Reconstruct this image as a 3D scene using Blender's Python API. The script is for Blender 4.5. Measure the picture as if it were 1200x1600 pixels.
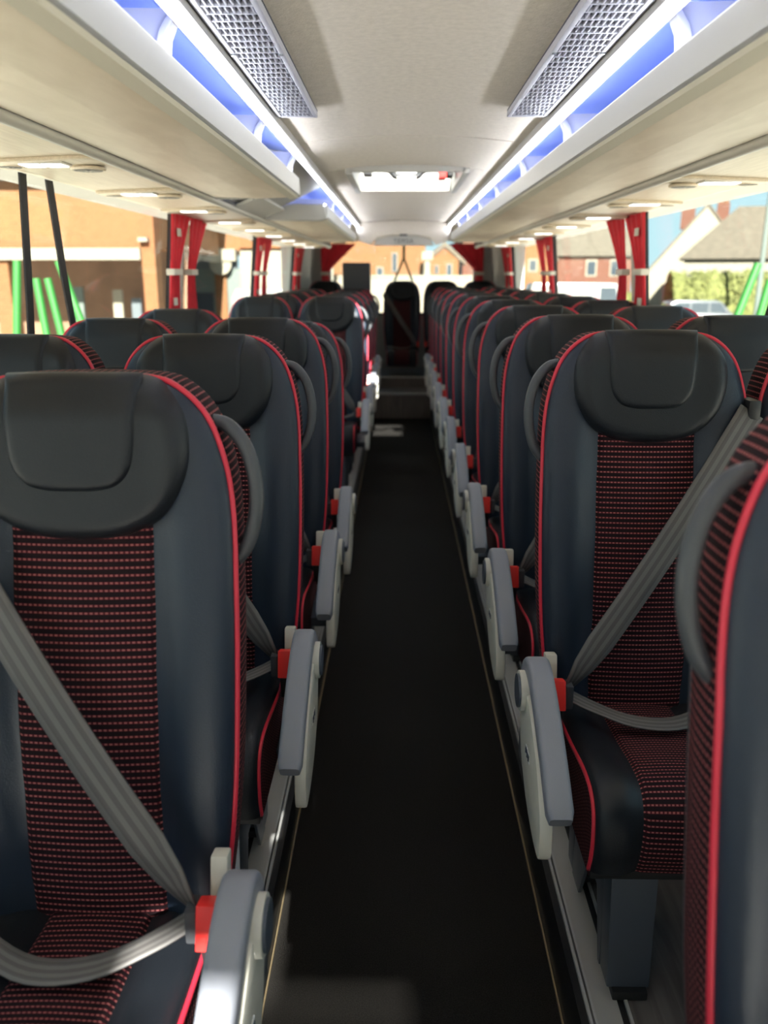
import bpy, bmesh, math, random
from mathutils import Vector, Matrix
random.seed(7)
for o in list(bpy.data.objects): bpy.data.objects.remove(o)
SC = bpy.context.scene
C = SC.collection

# ------------------------------------------------------------------ camera, world, sun, exposure
# x: across the coach, y: along the aisle towards the rear, z: up from the aisle carpet
CAM = Vector((-0.035, 0.0, 1.60))
F_PX = 1300.0
PITCH = math.atan(370.0 / F_PX)
YAW = math.atan(24.0 * math.cos(PITCH) / F_PX)
cam = bpy.data.cameras.new('camera'); camo = bpy.data.objects.new('camera', cam); C.objects.link(camo)
cam.sensor_width = 36.0; cam.sensor_fit = 'AUTO'; cam.lens = 36.0 * F_PX / 1600.0
cam.clip_start = 0.02; cam.clip_end = 400
camo.location = CAM; camo.rotation_euler = (math.pi / 2 - PITCH, 0, YAW)
cam.dof.use_dof = True; cam.dof.focus_distance = 1.75; cam.dof.aperture_fstop = 3.2
SC.camera = camo

w = bpy.data.worlds.new('sky'); SC.world = w; w.use_nodes = True
nt = w.node_tree; bg = nt.nodes['Background']
tcw = nt.nodes.new('ShaderNodeTexCoord'); sxyz = nt.nodes.new('ShaderNodeSeparateXYZ'); skr = nt.nodes.new('ShaderNodeValToRGB')
nt.links.new(tcw.outputs['Generated'], sxyz.inputs[0]); nt.links.new(sxyz.outputs[2], skr.inputs[0]); nt.links.new(skr.outputs[0], bg.inputs[0])
skr.color_ramp.elements[0].position = 0.0; skr.color_ramp.elements[0].color = (0.56, 0.82, 0.89, 1)   # pale clear sky, a little deeper overhead
skr.color_ramp.elements[1].position = 1.0; skr.color_ramp.elements[1].color = (0.38, 0.64, 0.90, 1)
bg.inputs[1].default_value = 1.0

SUN_DIR = Vector((-0.06, 1.0, -0.5)).normalized()
sl = bpy.data.lights.new('sun', 'SUN'); so = bpy.data.objects.new('sun', sl); C.objects.link(so)
sl.energy = 27.0; sl.color = (1.0, 0.93, 0.82); sl.angle = math.radians(0.8)
so.rotation_euler = SUN_DIR.to_track_quat('-Z', 'Y').to_euler(); so.location = (0, -8, 12)

vs = SC.view_settings
vs.view_transform = 'Standard'; vs.look = 'None'; vs.gamma = 1.0; vs.use_curve_mapping = False
vs.exposure = 0.42
LED_STRENGTH = 9.0
FILL_STRENGTH = 36.0  # strength of the added ceiling fill strips

# ------------------------------------------------------------------ materials
MATS = {}
def mat(name, col, rough=0.5, metal=0.0, bump=0.0, bscale=200.0, var=0.0, vscale=8.0, spec=0.5, coat=0.0, sheen=0.0, vstretch=(1, 1, 1)):
    m = bpy.data.materials.new(name); m.use_nodes = True; n = m.node_tree; p = n.nodes['Principled BSDF']
    p.inputs['Base Color'].default_value = (*col, 1); p.inputs['Roughness'].default_value = rough
    p.inputs['Metallic'].default_value = metal; p.inputs['Specular IOR Level'].default_value = spec
    p.inputs['Coat Weight'].default_value = coat
    if sheen: p.inputs['Sheen Weight'].default_value = sheen
    if bump or var:
        tc = n.nodes.new('ShaderNodeTexCoord')
    if bump:
        t = n.nodes.new('ShaderNodeTexNoise'); t.inputs['Scale'].default_value = bscale; t.inputs['Detail'].default_value = 3
        n.links.new(tc.outputs['Object'], t.inputs['Vector'])
        b = n.nodes.new('ShaderNodeBump'); b.inputs['Strength'].default_value = bump; b.inputs['Distance'].default_value = 0.002
        n.links.new(t.outputs[0], b.inputs['Height']); n.links.new(b.outputs[0], p.inputs['Normal'])
    if var:
        mp = n.nodes.new('ShaderNodeMapping'); mp.inputs['Scale'].default_value = vstretch
        t = n.nodes.new('ShaderNodeTexNoise'); t.inputs['Scale'].default_value = vscale; t.inputs['Detail'].default_value = 5
        n.links.new(tc.outputs['Object'], mp.inputs['Vector']); n.links.new(mp.outputs[0], t.inputs['Vector'])
        r = n.nodes.new('ShaderNodeMapRange'); r.inputs['To Min'].default_value = 1 - var; r.inputs['To Max'].default_value = 1 + var
        r.inputs['From Min'].default_value = 0.3; r.inputs['From Max'].default_value = 0.7
        mx = n.nodes.new('ShaderNodeMix'); mx.data_type = 'RGBA'; mx.blend_type = 'MULTIPLY'; mx.inputs[0].default_value = 1
        mx.inputs[6].default_value = (*col, 1)
        n.links.new(t.outputs[0], r.inputs[0]); n.links.new(r.outputs[0], mx.inputs[7]); n.links.new(mx.outputs[2], p.inputs['Base Color'])
    MATS[name] = m; return m

def math_node(n, op, a, b=None):
    x = n.nodes.new('ShaderNodeMath'); x.operation = op
    for i, v in enumerate((a, b)):
        if v is None: continue
        if isinstance(v, (int, float)): x.inputs[i].default_value = v
        else: n.links.new(v, x.inputs[i])
    return x.outputs[0]

def fabric_mat():
    m = mat('woven_fabric', (0.02, 0.008, 0.012), 0.85, spec=0.2); n = m.node_tree; p = n.nodes['Principled BSDF']
    uv = n.nodes.new('ShaderNodeUVMap'); sp = n.nodes.new('ShaderNodeSeparateXYZ'); n.links.new(uv.outputs[0], sp.inputs[0])
    v = math_node(n, 'FRACT', math_node(n, 'DIVIDE', sp.outputs[1], 0.0112))
    row = math_node(n, 'MULTIPLY', math_node(n, 'GREATER_THAN', v, 0.33), math_node(n, 'LESS_THAN', v, 0.67))
    thin = math_node(n, 'MULTIPLY', math_node(n, 'GREATER_THAN', v, 0.38), math_node(n, 'LESS_THAN', v, 0.62))
    u = math_node(n, 'FRACT', math_node(n, 'DIVIDE', sp.outputs[0], 0.0078))
    dash = math_node(n, 'MULTIPLY', thin, math_node(n, 'GREATER_THAN', u, 0.45))
    a = n.nodes.new('ShaderNodeMix'); a.data_type = 'RGBA'; a.inputs[6].default_value = (0.011, 0.004, 0.006, 1); a.inputs[7].default_value = (0.085, 0.009, 0.016, 1)
    b = n.nodes.new('ShaderNodeMix'); b.data_type = 'RGBA'; b.inputs[7].default_value = (0.34, 0.115, 0.11, 1)
    n.links.new(row, a.inputs[0]); n.links.new(dash, b.inputs[0]); n.links.new(a.outputs[2], b.inputs[6]); n.links.new(b.outputs[2], p.inputs['Base Color'])
    bp = n.nodes.new('ShaderNodeBump'); bp.inputs['Strength'].default_value = 0.5; bp.inputs['Distance'].default_value = 0.001
    n.links.new(row, bp.inputs['Height']); n.links.new(bp.outputs[0], p.inputs['Normal'])
    return m

def belt_mat():
    m = mat('belt_webbing', (0.2, 0.2, 0.2), 0.55, spec=0.4); n = m.node_tree; p = n.nodes['Principled BSDF']
    uv = n.nodes.new('ShaderNodeUVMap'); sp = n.nodes.new('ShaderNodeSeparateXYZ'); n.links.new(uv.outputs[0], sp.inputs[0])
    s = math_node(n, 'SINE', math_node(n, 'MULTIPLY', sp.outputs[0], 6.283 * 3.5))
    k = math_node(n, 'GREATER_THAN', s, 0.0)
    twill = math_node(n, 'FRACT', math_node(n, 'ADD', math_node(n, 'MULTIPLY', sp.outputs[1], 500.0), math_node(n, 'MULTIPLY', sp.outputs[0], 12.0)))
    a = n.nodes.new('ShaderNodeMix'); a.data_type = 'RGBA'; a.inputs[6].default_value = (0.094, 0.088, 0.086, 1); a.inputs[7].default_value = (0.145, 0.136, 0.133, 1)
    n.links.new(k, a.inputs[0])
    b = n.nodes.new('ShaderNodeMix'); b.data_type = 'RGBA'; b.blend_type = 'MULTIPLY'; b.inputs[0].default_value = 1
    rg = n.nodes.new('ShaderNodeMapRange'); rg.inputs['To Min'].default_value = 0.8; rg.inputs['To Max'].default_value = 1.1
    n.links.new(twill, rg.inputs[0]); n.links.new(a.outputs[2], b.inputs[6]); n.links.new(rg.outputs[0], b.inputs[7]); n.links.new(b.outputs[2], p.inputs['Base Color'])
    return m

def emit_mat(name, col, s):
    m = bpy.data.materials.new(name); m.use_nodes = True; n = m.node_tree; n.nodes.clear()
    e = n.nodes.new('ShaderNodeEmission'); e.inputs[0].default_value = (*col, 1); e.inputs[1].default_value = s
    o = n.nodes.new('ShaderNodeOutputMaterial'); n.links.new(e.outputs[0], o.inputs[0]); MATS[name] = m; return m

def glass_mat(name, tint, gl=0.06):
    m = bpy.data.materials.new(name); m.use_nodes = True; n = m.node_tree; n.nodes.clear()
    t = n.nodes.new('ShaderNodeBsdfTransparent'); t.inputs[0].default_value = (*tint, 1)
    g = n.nodes.new('ShaderNodeBsdfGlossy'); g.inputs['Roughness'].default_value = 0.03
    mx = n.nodes.new('ShaderNodeMixShader'); mx.inputs[0].default_value = gl
    o = n.nodes.new('ShaderNodeOutputMaterial'); n.links.new(t.outputs[0], mx.inputs[1]); n.links.new(g.outputs[0], mx.inputs[2]); n.links.new(mx.outputs[0], o.inputs[0])
    MATS[name] = m; return m

def brick_mat(name, c1, c2, mortar, scale=4.0):
    m = mat(name, c1, 0.9, spec=0.2); n = m.node_tree; p = n.nodes['Principled BSDF']
    tc = n.nodes.new('ShaderNodeTexCoord'); mp = n.nodes.new('ShaderNodeMapping'); mp.inputs['Rotation'].default_value = (math.pi / 2, 0, 0)
    t = n.nodes.new('ShaderNodeTexBrick'); t.inputs['Color1'].default_value = (*c1, 1); t.inputs['Color2'].default_value = (*c2, 1); t.inputs['Mortar'].default_value = (*mortar, 1)
    t.inputs['Scale'].default_value = scale
    n.links.new(tc.outputs['Object'], mp.inputs[0]); n.links.new(mp.outputs[0], t.inputs[0]); n.links.new(t.outputs[0], p.inputs['Base Color'])
    return m

def wood_mat(name, c1, c2, rough=0.5, stretch=(30, 1.2, 30), bump=0.1):
    m = mat(name, c1, rough); n = m.node_tree; p = n.nodes['Principled BSDF']
    tc = n.nodes.new('ShaderNodeTexCoord'); mp = n.nodes.new('ShaderNodeMapping'); mp.inputs['Scale'].default_value = stretch
    t = n.nodes.new('ShaderNodeTexNoise'); t.inputs['Scale'].default_value = 3; t.inputs['Detail'].default_value = 6; t.inputs['Distortion'].default_value = 0.6
    r = n.nodes.new('ShaderNodeValToRGB'); r.color_ramp.elements[0].position = 0.35; r.color_ramp.elements[1].position = 0.65
    r.color_ramp.elements[0].color = (*c1, 1); r.color_ramp.elements[1].color = (*c2, 1)
    n.links.new(tc.outputs['Object'], mp.inputs[0]); n.links.new(mp.outputs[0], t.inputs[0]); n.links.new(t.outputs[0], r.inputs[0]); n.links.new(r.outputs[0], p.inputs['Base Color'])
    return m

def carpet_mat():
    m = mat('carpet_pile', (0.017, 0.0153, 0.0135), 0.95, spec=0.15, bump=0.9, bscale=450, var=0.5, vscale=300); return m

M_LEATHER = mat('black_leather', (0.0105, 0.013, 0.0175), 0.42, bump=0.25, bscale=520, spec=0.36)
M_LEATHER_SIDE = mat('blue_black_leather', (0.014, 0.023, 0.040), 0.42, bump=0.25, bscale=520, spec=0.45)
M_FABRIC = fabric_mat()
M_BELT = belt_mat()
M_PIPING = mat('red_piping', (0.66, 0.030, 0.062), 0.4)
M_HANDLE = mat('handle_rubber', (0.055, 0.06, 0.068), 0.45)
M_ARM = mat('armrest_grey', (0.235, 0.245, 0.285), 0.5, bump=0.15, bscale=600)
M_CREAM = mat('cream_plastic', (0.62, 0.60, 0.53), 0.38)
M_SHELL = mat('back_shell_plastic', (0.05, 0.053, 0.06), 0.5, bump=0.1, bscale=500)
M_LEG = mat('leg_painted_steel', (0.075, 0.09, 0.115), 0.42, metal=0.2)
M_STEEL = mat('bracket_steel', (0.32, 0.34, 0.36), 0.35, metal=0.7)
M_RED = mat('buckle_red', (0.85, 0.035, 0.03), 0.35)
M_BLACK = mat('black_plastic', (0.012, 0.012, 0.013), 0.45)
M_WHITE = mat('white_print', (0.8, 0.8, 0.78), 0.5)
M_NAVY = mat('dark_print', (0.02, 0.03, 0.06), 0.5)
M_CEIL = mat('ceiling_fabric', (0.66, 0.60, 0.525), 0.9, bump=0.6, bscale=170, var=0.06, vscale=60, spec=0.1)
M_PANEL = wood_mat('beige_wood_panel', (0.70, 0.595, 0.455), (0.78, 0.675, 0.53), 0.42, (6, 1.5, 20))
M_SOFFIT = wood_mat('soffit_wood', (0.67, 0.56, 0.41), (0.77, 0.66, 0.50), 0.42, (45, 2.0, 45))
M_ALU = mat('brushed_aluminium', (0.52, 0.52, 0.51), 0.42, metal=0.3)
M_LIP = mat('cream_lip', (0.70, 0.655, 0.53), 0.45)
M_RACKIN = mat('lining_blue_glow', (0.34, 0.42, 0.72), 0.35)  # blue glow inside the rack is put into this colour
M_RACKUP = mat('cover_blue_glow', (0.15, 0.21, 0.50), 0.4)  # darker blue, so the painted glow stays blue under strong light
M_DIV = mat('rack_divider', (0.34, 0.35, 0.44), 0.35)
M_GREYP = mat('grey_plastic', (0.46, 0.445, 0.41), 0.5)
M_RAIL = mat('soffit_rail', (0.60, 0.57, 0.50), 0.4)
M_VENT = mat('vent_grey', (0.16, 0.145, 0.12), 0.5)
M_PILLAR = mat('pillar_trim', (0.52, 0.49, 0.42), 0.6)
M_WALL = mat('side_wall_lining', (0.36, 0.35, 0.34), 0.8, bump=0.3, bscale=200)
M_REARWALL = mat('rear_wall_lining', (0.40, 0.39, 0.37), 0.8, var=0.1, vscale=6, vstretch=(8, 8, 0.3))
M_RUBBER = mat('window_rubber', (0.012, 0.012, 0.014), 0.6)
M_CURT = mat('red_curtain', (0.70, 0.012, 0.028), 0.8, sheen=0.3, var=0.15, vscale=40, vstretch=(1, 6, 0.3))
M_TAG = mat('curtain_tag', (0.72, 0.66, 0.56), 0.7)
M_CARPET = carpet_mat()
M_VINYL = wood_mat('platform_vinyl', (0.085, 0.075, 0.072), (0.15, 0.135, 0.13), 0.4, (14, 1.0, 14))
M_STEP = wood_mat('step_wood', (0.13, 0.105, 0.09), (0.20, 0.165, 0.14), 0.5, (14, 14, 1.0))
M_GOLD = mat('brass_edge', (0.40, 0.31, 0.18), 0.35, metal=0.7)
M_SILLG = mat('sill_plate_grey', (0.46, 0.45, 0.43), 0.42, metal=0.3)
M_GLASS = glass_mat('window_glass', (0.93, 0.95, 0.94), 0.05)
M_HGLASS = glass_mat('hatch_glass', (0.9, 0.93, 0.95), 0.05)
M_LED = emit_mat('led_diffuser', (0.93, 0.95, 1.0), LED_STRENGTH)
M_FILL = emit_mat('fill_glow', (0.90, 0.94, 1.0), FILL_STRENGTH)  # glow of the added fill strips, no lamp of the coach
M_LENS = emit_mat('reading_lens', (1.0, 0.98, 0.95), 3.0)
M_GRILLE = mat('grille_grey', (0.42, 0.42, 0.48), 0.4)
M_GRILLEIN = mat('grille_shade', (0.045, 0.045, 0.065), 0.8)  # shade behind the grid is put into this dark tone
M_BRICK = brick_mat('orange_brick', (0.138, 0.062, 0.024), (0.120, 0.052, 0.020), (0.14, 0.095, 0.06), 5)
M_BRICK2 = brick_mat('red_brick', (0.096, 0.038, 0.024), (0.081, 0.033, 0.021), (0.096, 0.07, 0.06), 5)
M_WRENDER = mat('white_render', (0.178, 0.167, 0.133), 0.9, var=0.05, vscale=2)
M_ROOF = mat('grey_roof_tile', (0.078, 0.067, 0.050), 0.9, var=0.15, vscale=3)
M_TARMAC = mat('pale_concrete', (0.66, 0.62, 0.55), 0.95, var=0.15, vscale=1)
M_GREEN = mat('green_paint', (0.015, 0.119, 0.019), 0.5)
M_HEDGE = mat('hedge_leaves', (0.096, 0.107, 0.030), 0.9, var=0.4, vscale=6)
M_TEAL = mat('pale_teal_panel', (0.075, 0.098, 0.09), 0.7)
M_BLUEG = mat('blue_grey_band', (0.059, 0.074, 0.085), 0.7)
M_DARKG = mat('dark_glass', (0.03, 0.04, 0.05), 0.15)
M_BROWN = mat('brown_interior', (0.148, 0.089, 0.056), 0.9, var=0.2, vscale=1.5)
M_CARW = mat('white_car_paint', (0.185, 0.185, 0.178), 0.25, coat=0.5)
M_CARS = mat('silver_car_paint', (0.104, 0.115, 0.126), 0.25, metal=0.4, coat=0.5)
M_TYRE = mat('tyre', (0.02, 0.02, 0.02), 0.8)
M_CAB = mat('dark_cabinet', (0.075, 0.075, 0.08), 0.5)

# ------------------------------------------------------------------ mesh helpers
class MB:
    def __init__(s): s.v = []; s.f = []; s.uv = []
    def add(s, vs, fs, uvs=None):
        b = len(s.v); s.v += [tuple(v) for v in vs]; s.f += [tuple(b + i for i in f) for f in fs]
        s.uv += list(uvs) if uvs else [(0, 0)] * len(vs)
        return s
    def box(s, x0, x1, y0, y1, z0, z1):
        x0, x1 = min(x0, x1), max(x0, x1)
        v = [(x, y, z) for x in (x0, x1) for y in (y0, y1) for z in (z0, z1)]
        return s.add(v, [(0, 1, 3, 2), (4, 6, 7, 5), (0, 4, 5, 1), (2, 3, 7, 6), (0, 2, 6, 4), (1, 5, 7, 3)])
    def prism(s, poly, axis, a, b):
        """2D polygon extruded along axis ('x': poly is (y,z); 'y': (x,z); 'z': (x,y))"""
        n = len(poly)
        def P(p, t): return {'x': (t, p[0], p[1]), 'y': (p[0], t, p[1]), 'z': (p[0], p[1], t)}[axis]
        v = [P(p, a) for p in poly] + [P(p, b) for p in poly]
        f = [tuple(range(n)), tuple(range(2 * n - 1, n - 1, -1))] + [(i, (i + 1) % n, n + (i + 1) % n, n + i) for i in range(n)]
        return s.add(v, f)
    def grid(s, fn, nu, nv, uvfn=None, closed_u=False):
        vs = []; us = []
        for j in range(nv + 1):
            for i in range(nu + (0 if closed_u else 1)):
                u, v = i / nu, j / nv; vs.append(fn(u, v)); us.append(uvfn(u, v) if uvfn else (u, v))
        W = nu if closed_u else nu + 1
        fs = [(j * W + i, j * W + (i + 1) % W, (j + 1) * W + (i + 1) % W, (j + 1) * W + i) for j in range(nv) for i in range(nu)]
        return s.add(vs, fs, us)
    def tube(s, pts, r, n=8, closed=False, cap=True):
        pts = [Vector(p) for p in pts]; N = len(pts); rings = []
        up = Vector((0.13, 0.27, 0.95)); vs = []
        for i, p in enumerate(pts):
            a = pts[i - 1] if (i > 0 or closed) else p; b = pts[(i + 1) % N] if (i < N - 1 or closed) else p
            t = (b - a).normalized()
            if i == 0: nrm = (up - t * up.dot(t)).normalized()
            else: nrm = (nrm - t * nrm.dot(t)).normalized()
            bn = t.cross(nrm); rr = r[i] if isinstance(r, (list, tuple)) else r
            for k in range(n):
                a_ = 2 * math.pi * k / n; vs.append(p + nrm * (math.cos(a_) * rr) + bn * (math.sin(a_) * rr))
        fs = [(i * n + k, i * n + (k + 1) % n, ((i + 1) % N) * n + (k + 1) % n, ((i + 1) % N) * n + k) for i in range(N if closed else N - 1) for k in range(n)]
        if cap and not closed: fs += [tuple(range(n))[::-1], tuple((N - 1) * n + k for k in range(n))]
        return s.add(vs, fs)
    def cyl(s, c, r, axis, h, n=24, r2=None):
        c = Vector(c); ax = {'x': Vector((1, 0, 0)), 'y': Vector((0, 1, 0)), 'z': Vector((0, 0, 1))}[axis]
        return s.tube([c - ax * h / 2, c + ax * h / 2], [r, r if r2 is None else r2], n)
    def sweep_x(s, path, x0, x1, t, r=0.008):
        """rounded bar of thickness t swept along a (y,z) path, width from x0 to x1"""
        sec = []
        hw = (x1 - x0) / 2; ht = t / 2
        for (cx, cy, a0) in ((hw - r, ht - r, 0), (-hw + r, ht - r, 90), (-hw + r, -ht + r, 180), (hw - r, -ht + r, 270)):
            for k in range(4):
                a = math.radians(a0 + 30 * k); sec.append((cx + r * math.cos(a), cy + r * math.sin(a)))
        n = len(sec); vs = []; N = len(path); xm = (x0 + x1) / 2
        for i, p in enumerate(path):
            a = path[max(i - 1, 0)]; b = path[min(i + 1, N - 1)]
            d = Vector((b[0] - a[0], b[1] - a[1])).normalized(); nn = Vector((-d.y, d.x))
            sc = 0.82 if i in (0, N - 1) else 1.0
            for (u, v) in sec: vs.append((xm + u * sc, p[0] + nn.x * v * sc, p[1] + nn.y * v * sc))
        fs = [(i * n + k, i * n + (k + 1) % n, (i + 1) * n + (k + 1) % n, (i + 1) * n + k) for i in range(N - 1) for k in range(n)]
        fs += [tuple(range(n))[::-1], tuple((N - 1) * n + k for k in range(n))]
        return s.add(vs, fs)
    def ribbon(s, pts, dirs, wd, th=0.0016):
        """flat strap: centre points, width directions"""
        N = len(pts); vs = []; us = []; L = 0
        for i in range(N):
            p = Vector(pts[i]); d = Vector(dirs[i]).normalized(); ww = wd[i] if isinstance(wd, (list, tuple)) else wd
            t = (Vector(pts[min(i + 1, N - 1)]) - Vector(pts[max(i - 1, 0)])).normalized(); nn = t.cross(d).normalized()
            if i: L += (p - Vector(pts[i - 1])).length
            for k in range(5):
                q = k / 4 - 0.5; vs.append(p + d * q * ww + nn * th); us.append((k / 4, L))
            for k in range(5):
                q = 0.5 - k / 4; vs.append(p + d * q * ww - nn * th); us.append((1 - k / 4, L))
        fs = [(i * 10 + k, i * 10 + (k + 1) % 10, (i + 1) * 10 + (k + 1) % 10, (i + 1) * 10 + k) for i in range(N - 1) for k in range(10)]
        fs += [tuple(range(10))[::-1], tuple((N - 1) * 10 + k for k in range(10))]
        return s.add(vs, fs, us)
    def mesh(s, name, m, smooth=False, sx=1, bevel=0.0):
        me = bpy.data.meshes.new(name)
        me.from_pydata([(v[0] * sx, v[1], v[2]) for v in s.v], [], s.f)
        ul = me.uv_layers.new(name='UVMap')
        li = [0] * len(me.loops); me.loops.foreach_get('vertex_index', li)
        flat = []
        for i in li: flat += [s.uv[i][0], s.uv[i][1]]
        ul.data.foreach_set('uv', flat)
        bm = bmesh.new(); bm.from_mesh(me)
        bmesh.ops.recalc_face_normals(bm, faces=bm.faces)
        if bevel:
            es = [e for e in bm.edges if len(e.link_faces) == 2 and e.calc_face_angle(0) > 0.6]
            bmesh.ops.bevel(bm, geom=es, offset=bevel, segments=2, affect='EDGES', profile=0.6, clamp_overlap=True)
        bm.to_mesh(me); bm.free()
        me.materials.append(m)
        if smooth or bevel:
            me.polygons.foreach_set('use_smooth', [True] * len(me.polygons))
            if bevel or smooth == 'auto': me.set_sharp_from_angle(angle=math.radians(38))
        me.update(); return me

def link(name, me, parent=None, loc=(0, 0, 0), rz=0):
    o = bpy.data.objects.new(name, me); C.objects.link(o); o.location = loc; o.rotation_euler = (0, 0, rz)
    if parent is not None: o.parent = parent
    return o
def part(name, mb, m, parent, smooth=False, bevel=0.0, sx=1, label=None):
    o = link(name, mb.mesh(name, m, smooth, sx, bevel), parent)
    if label: o['label'] = label
    return o
def tag(o, label, cat, group=None):
    o['label'] = label; o['category'] = cat
    if group: o['group'] = group
    return o
def thing(name, label, cat, loc=(0, 0, 0), group=None, rz=0):
    return tag(link(name, None, None, loc, rz), label, cat, group)
def struct(name, mb, m, label=None, smooth=False, bevel=0.0):
    o = link(name, mb.mesh(name, m, smooth, 1, bevel)); o['kind'] = 'structure'
    if label: o['label'] = label
    return o
def sempty(name, label=None):
    o = link(name, None); o['kind'] = 'structure'
    if label: o['label'] = label
    return o
def catmull(P, n=8, closed=False):
    out = []; N = len(P)
    for i in range(N if closed else N - 1):
        p0 = P[(i - 1) % N] if (closed or i > 0) else P[i]; p1 = P[i]; p2 = P[(i + 1) % N]; p3 = P[(i + 2) % N] if (closed or i + 2 < N) else P[i + 1]
        for k in range(n):
            t = k / n; out.append(tuple(0.5 * (2 * b + (c - a) * t + (2 * a - 5 * b + 4 * c - d) * t * t + (3 * b - a - 3 * c + d) * t ** 3) for a, b, c, d in zip(p0, p1, p2, p3)))
    if not closed: out.append(tuple(P[-1]))
    return out
def sstep(a, b, x):
    t = min(1, max(0, (x - a) / (b - a))); return t * t * (3 - 2 * t)
ORD = ['first', 'second', 'third', 'fourth', 'fifth', 'sixth', 'seventh', 'eighth', 'ninth', 'tenth', 'eleventh', 'twelfth', 'thirteenth', 'fourteenth']

# ------------------------------------------------------------------ coach shell
AISLE = 0.335          # half width of the carpet
PLAT = 0.16            # seat platform height (right)
PLAT_L = 0.138         # (left)
WALL = 1.26
YF, YR = -3.2, 11.2    # front and rear ends
YSTEP = 9.6

struct('floor', MB().box(-AISLE, AISLE, YF, YSTEP, -0.06, 0.0), M_CARPET, 'black carpet running down the aisle')
for s, side in ((-1, 'left'), (1, 'right')):
    PLAT = 0.16 if s > 0 else PLAT_L
    p = struct('floor_platform_' + side, MB().box(s * (AISLE + 0.105), s * WALL, YF, YSTEP, -0.06, PLAT), M_VINYL, 'dark wood-look vinyl seat platform')
    part('plinth', MB().box(s * (AISLE + 0.004), s * (AISLE + 0.105), YF, YSTEP, -0.06, PLAT - 0.012), M_BLACK, p)
    part('brass_edge_strip', MB().box(s * (AISLE - 0.0015), s * (AISLE + 0.0025), YF, YSTEP, -0.01, 0.006), M_GOLD, p)
    part('black_edge_strip', MB().box(s * (AISLE + 0.002), s * (AISLE + 0.018), YF, YSTEP, PLAT - 0.02, PLAT - 0.002), M_BLACK, p)
    part('nosing_rail', MB().box(s * (AISLE + 0.018), s * (AISLE + 0.024), YF, YSTEP, PLAT - 0.015, PLAT + 0.006), M_ALU, p)
    part('nosing_rail', MB().box(s * (AISLE + 0.029), s * (AISLE + 0.034), YF, YSTEP, PLAT - 0.015, PLAT + 0.005), M_ALU, p)
    part('sill_plate', MB().box(s * (AISLE + 0.0345), s * (AISLE + 0.085), YF, YSTEP, PLAT - 0.015, PLAT + 0.003), M_SILLG, p)
    part('seat_track', MB().box(s * (AISLE + 0.0855), s * (AISLE + 0.1), YF, YSTEP, PLAT - 0.015, PLAT - 0.002), M_BLACK, p)
    part('track_rail', MB().box(s * (AISLE + 0.1), s * (AISLE + 0.106), YF, YSTEP, PLAT - 0.015, PLAT + 0.006), M_ALU, p)

# two wooden steps up to the rear bench
st = sempty('floor_rear_step', 'dark wooden steps up to the rear bench')
part('riser', MB().box(-AISLE - 0.1, AISLE + 0.1, YSTEP, YSTEP + 0.03, -0.05, 0.27), M_STEP, st)
part('tread', MB().box(-WALL, WALL, YSTEP + 0.0, 10.15, 0.27, 0.29), M_VINYL, st)
part('nosing', MB().box(-AISLE - 0.1, AISLE + 0.1, YSTEP - 0.012, YSTEP + 0.03, 0.27, 0.298), M_SILLG, st)
part('riser', MB().box(-WALL, WALL, 10.15, 10.18, 0.29, 0.40), M_STEP, st)
part('nosing', MB().box(-AISLE - 0.1, AISLE + 0.1, 10.138, 10.18, 0.40, 0.42), M_SILLG, st)
part('tread', MB().box(-WALL, WALL, 10.18, YR, 0.395, 0.41), M_VINYL, st)

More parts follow.
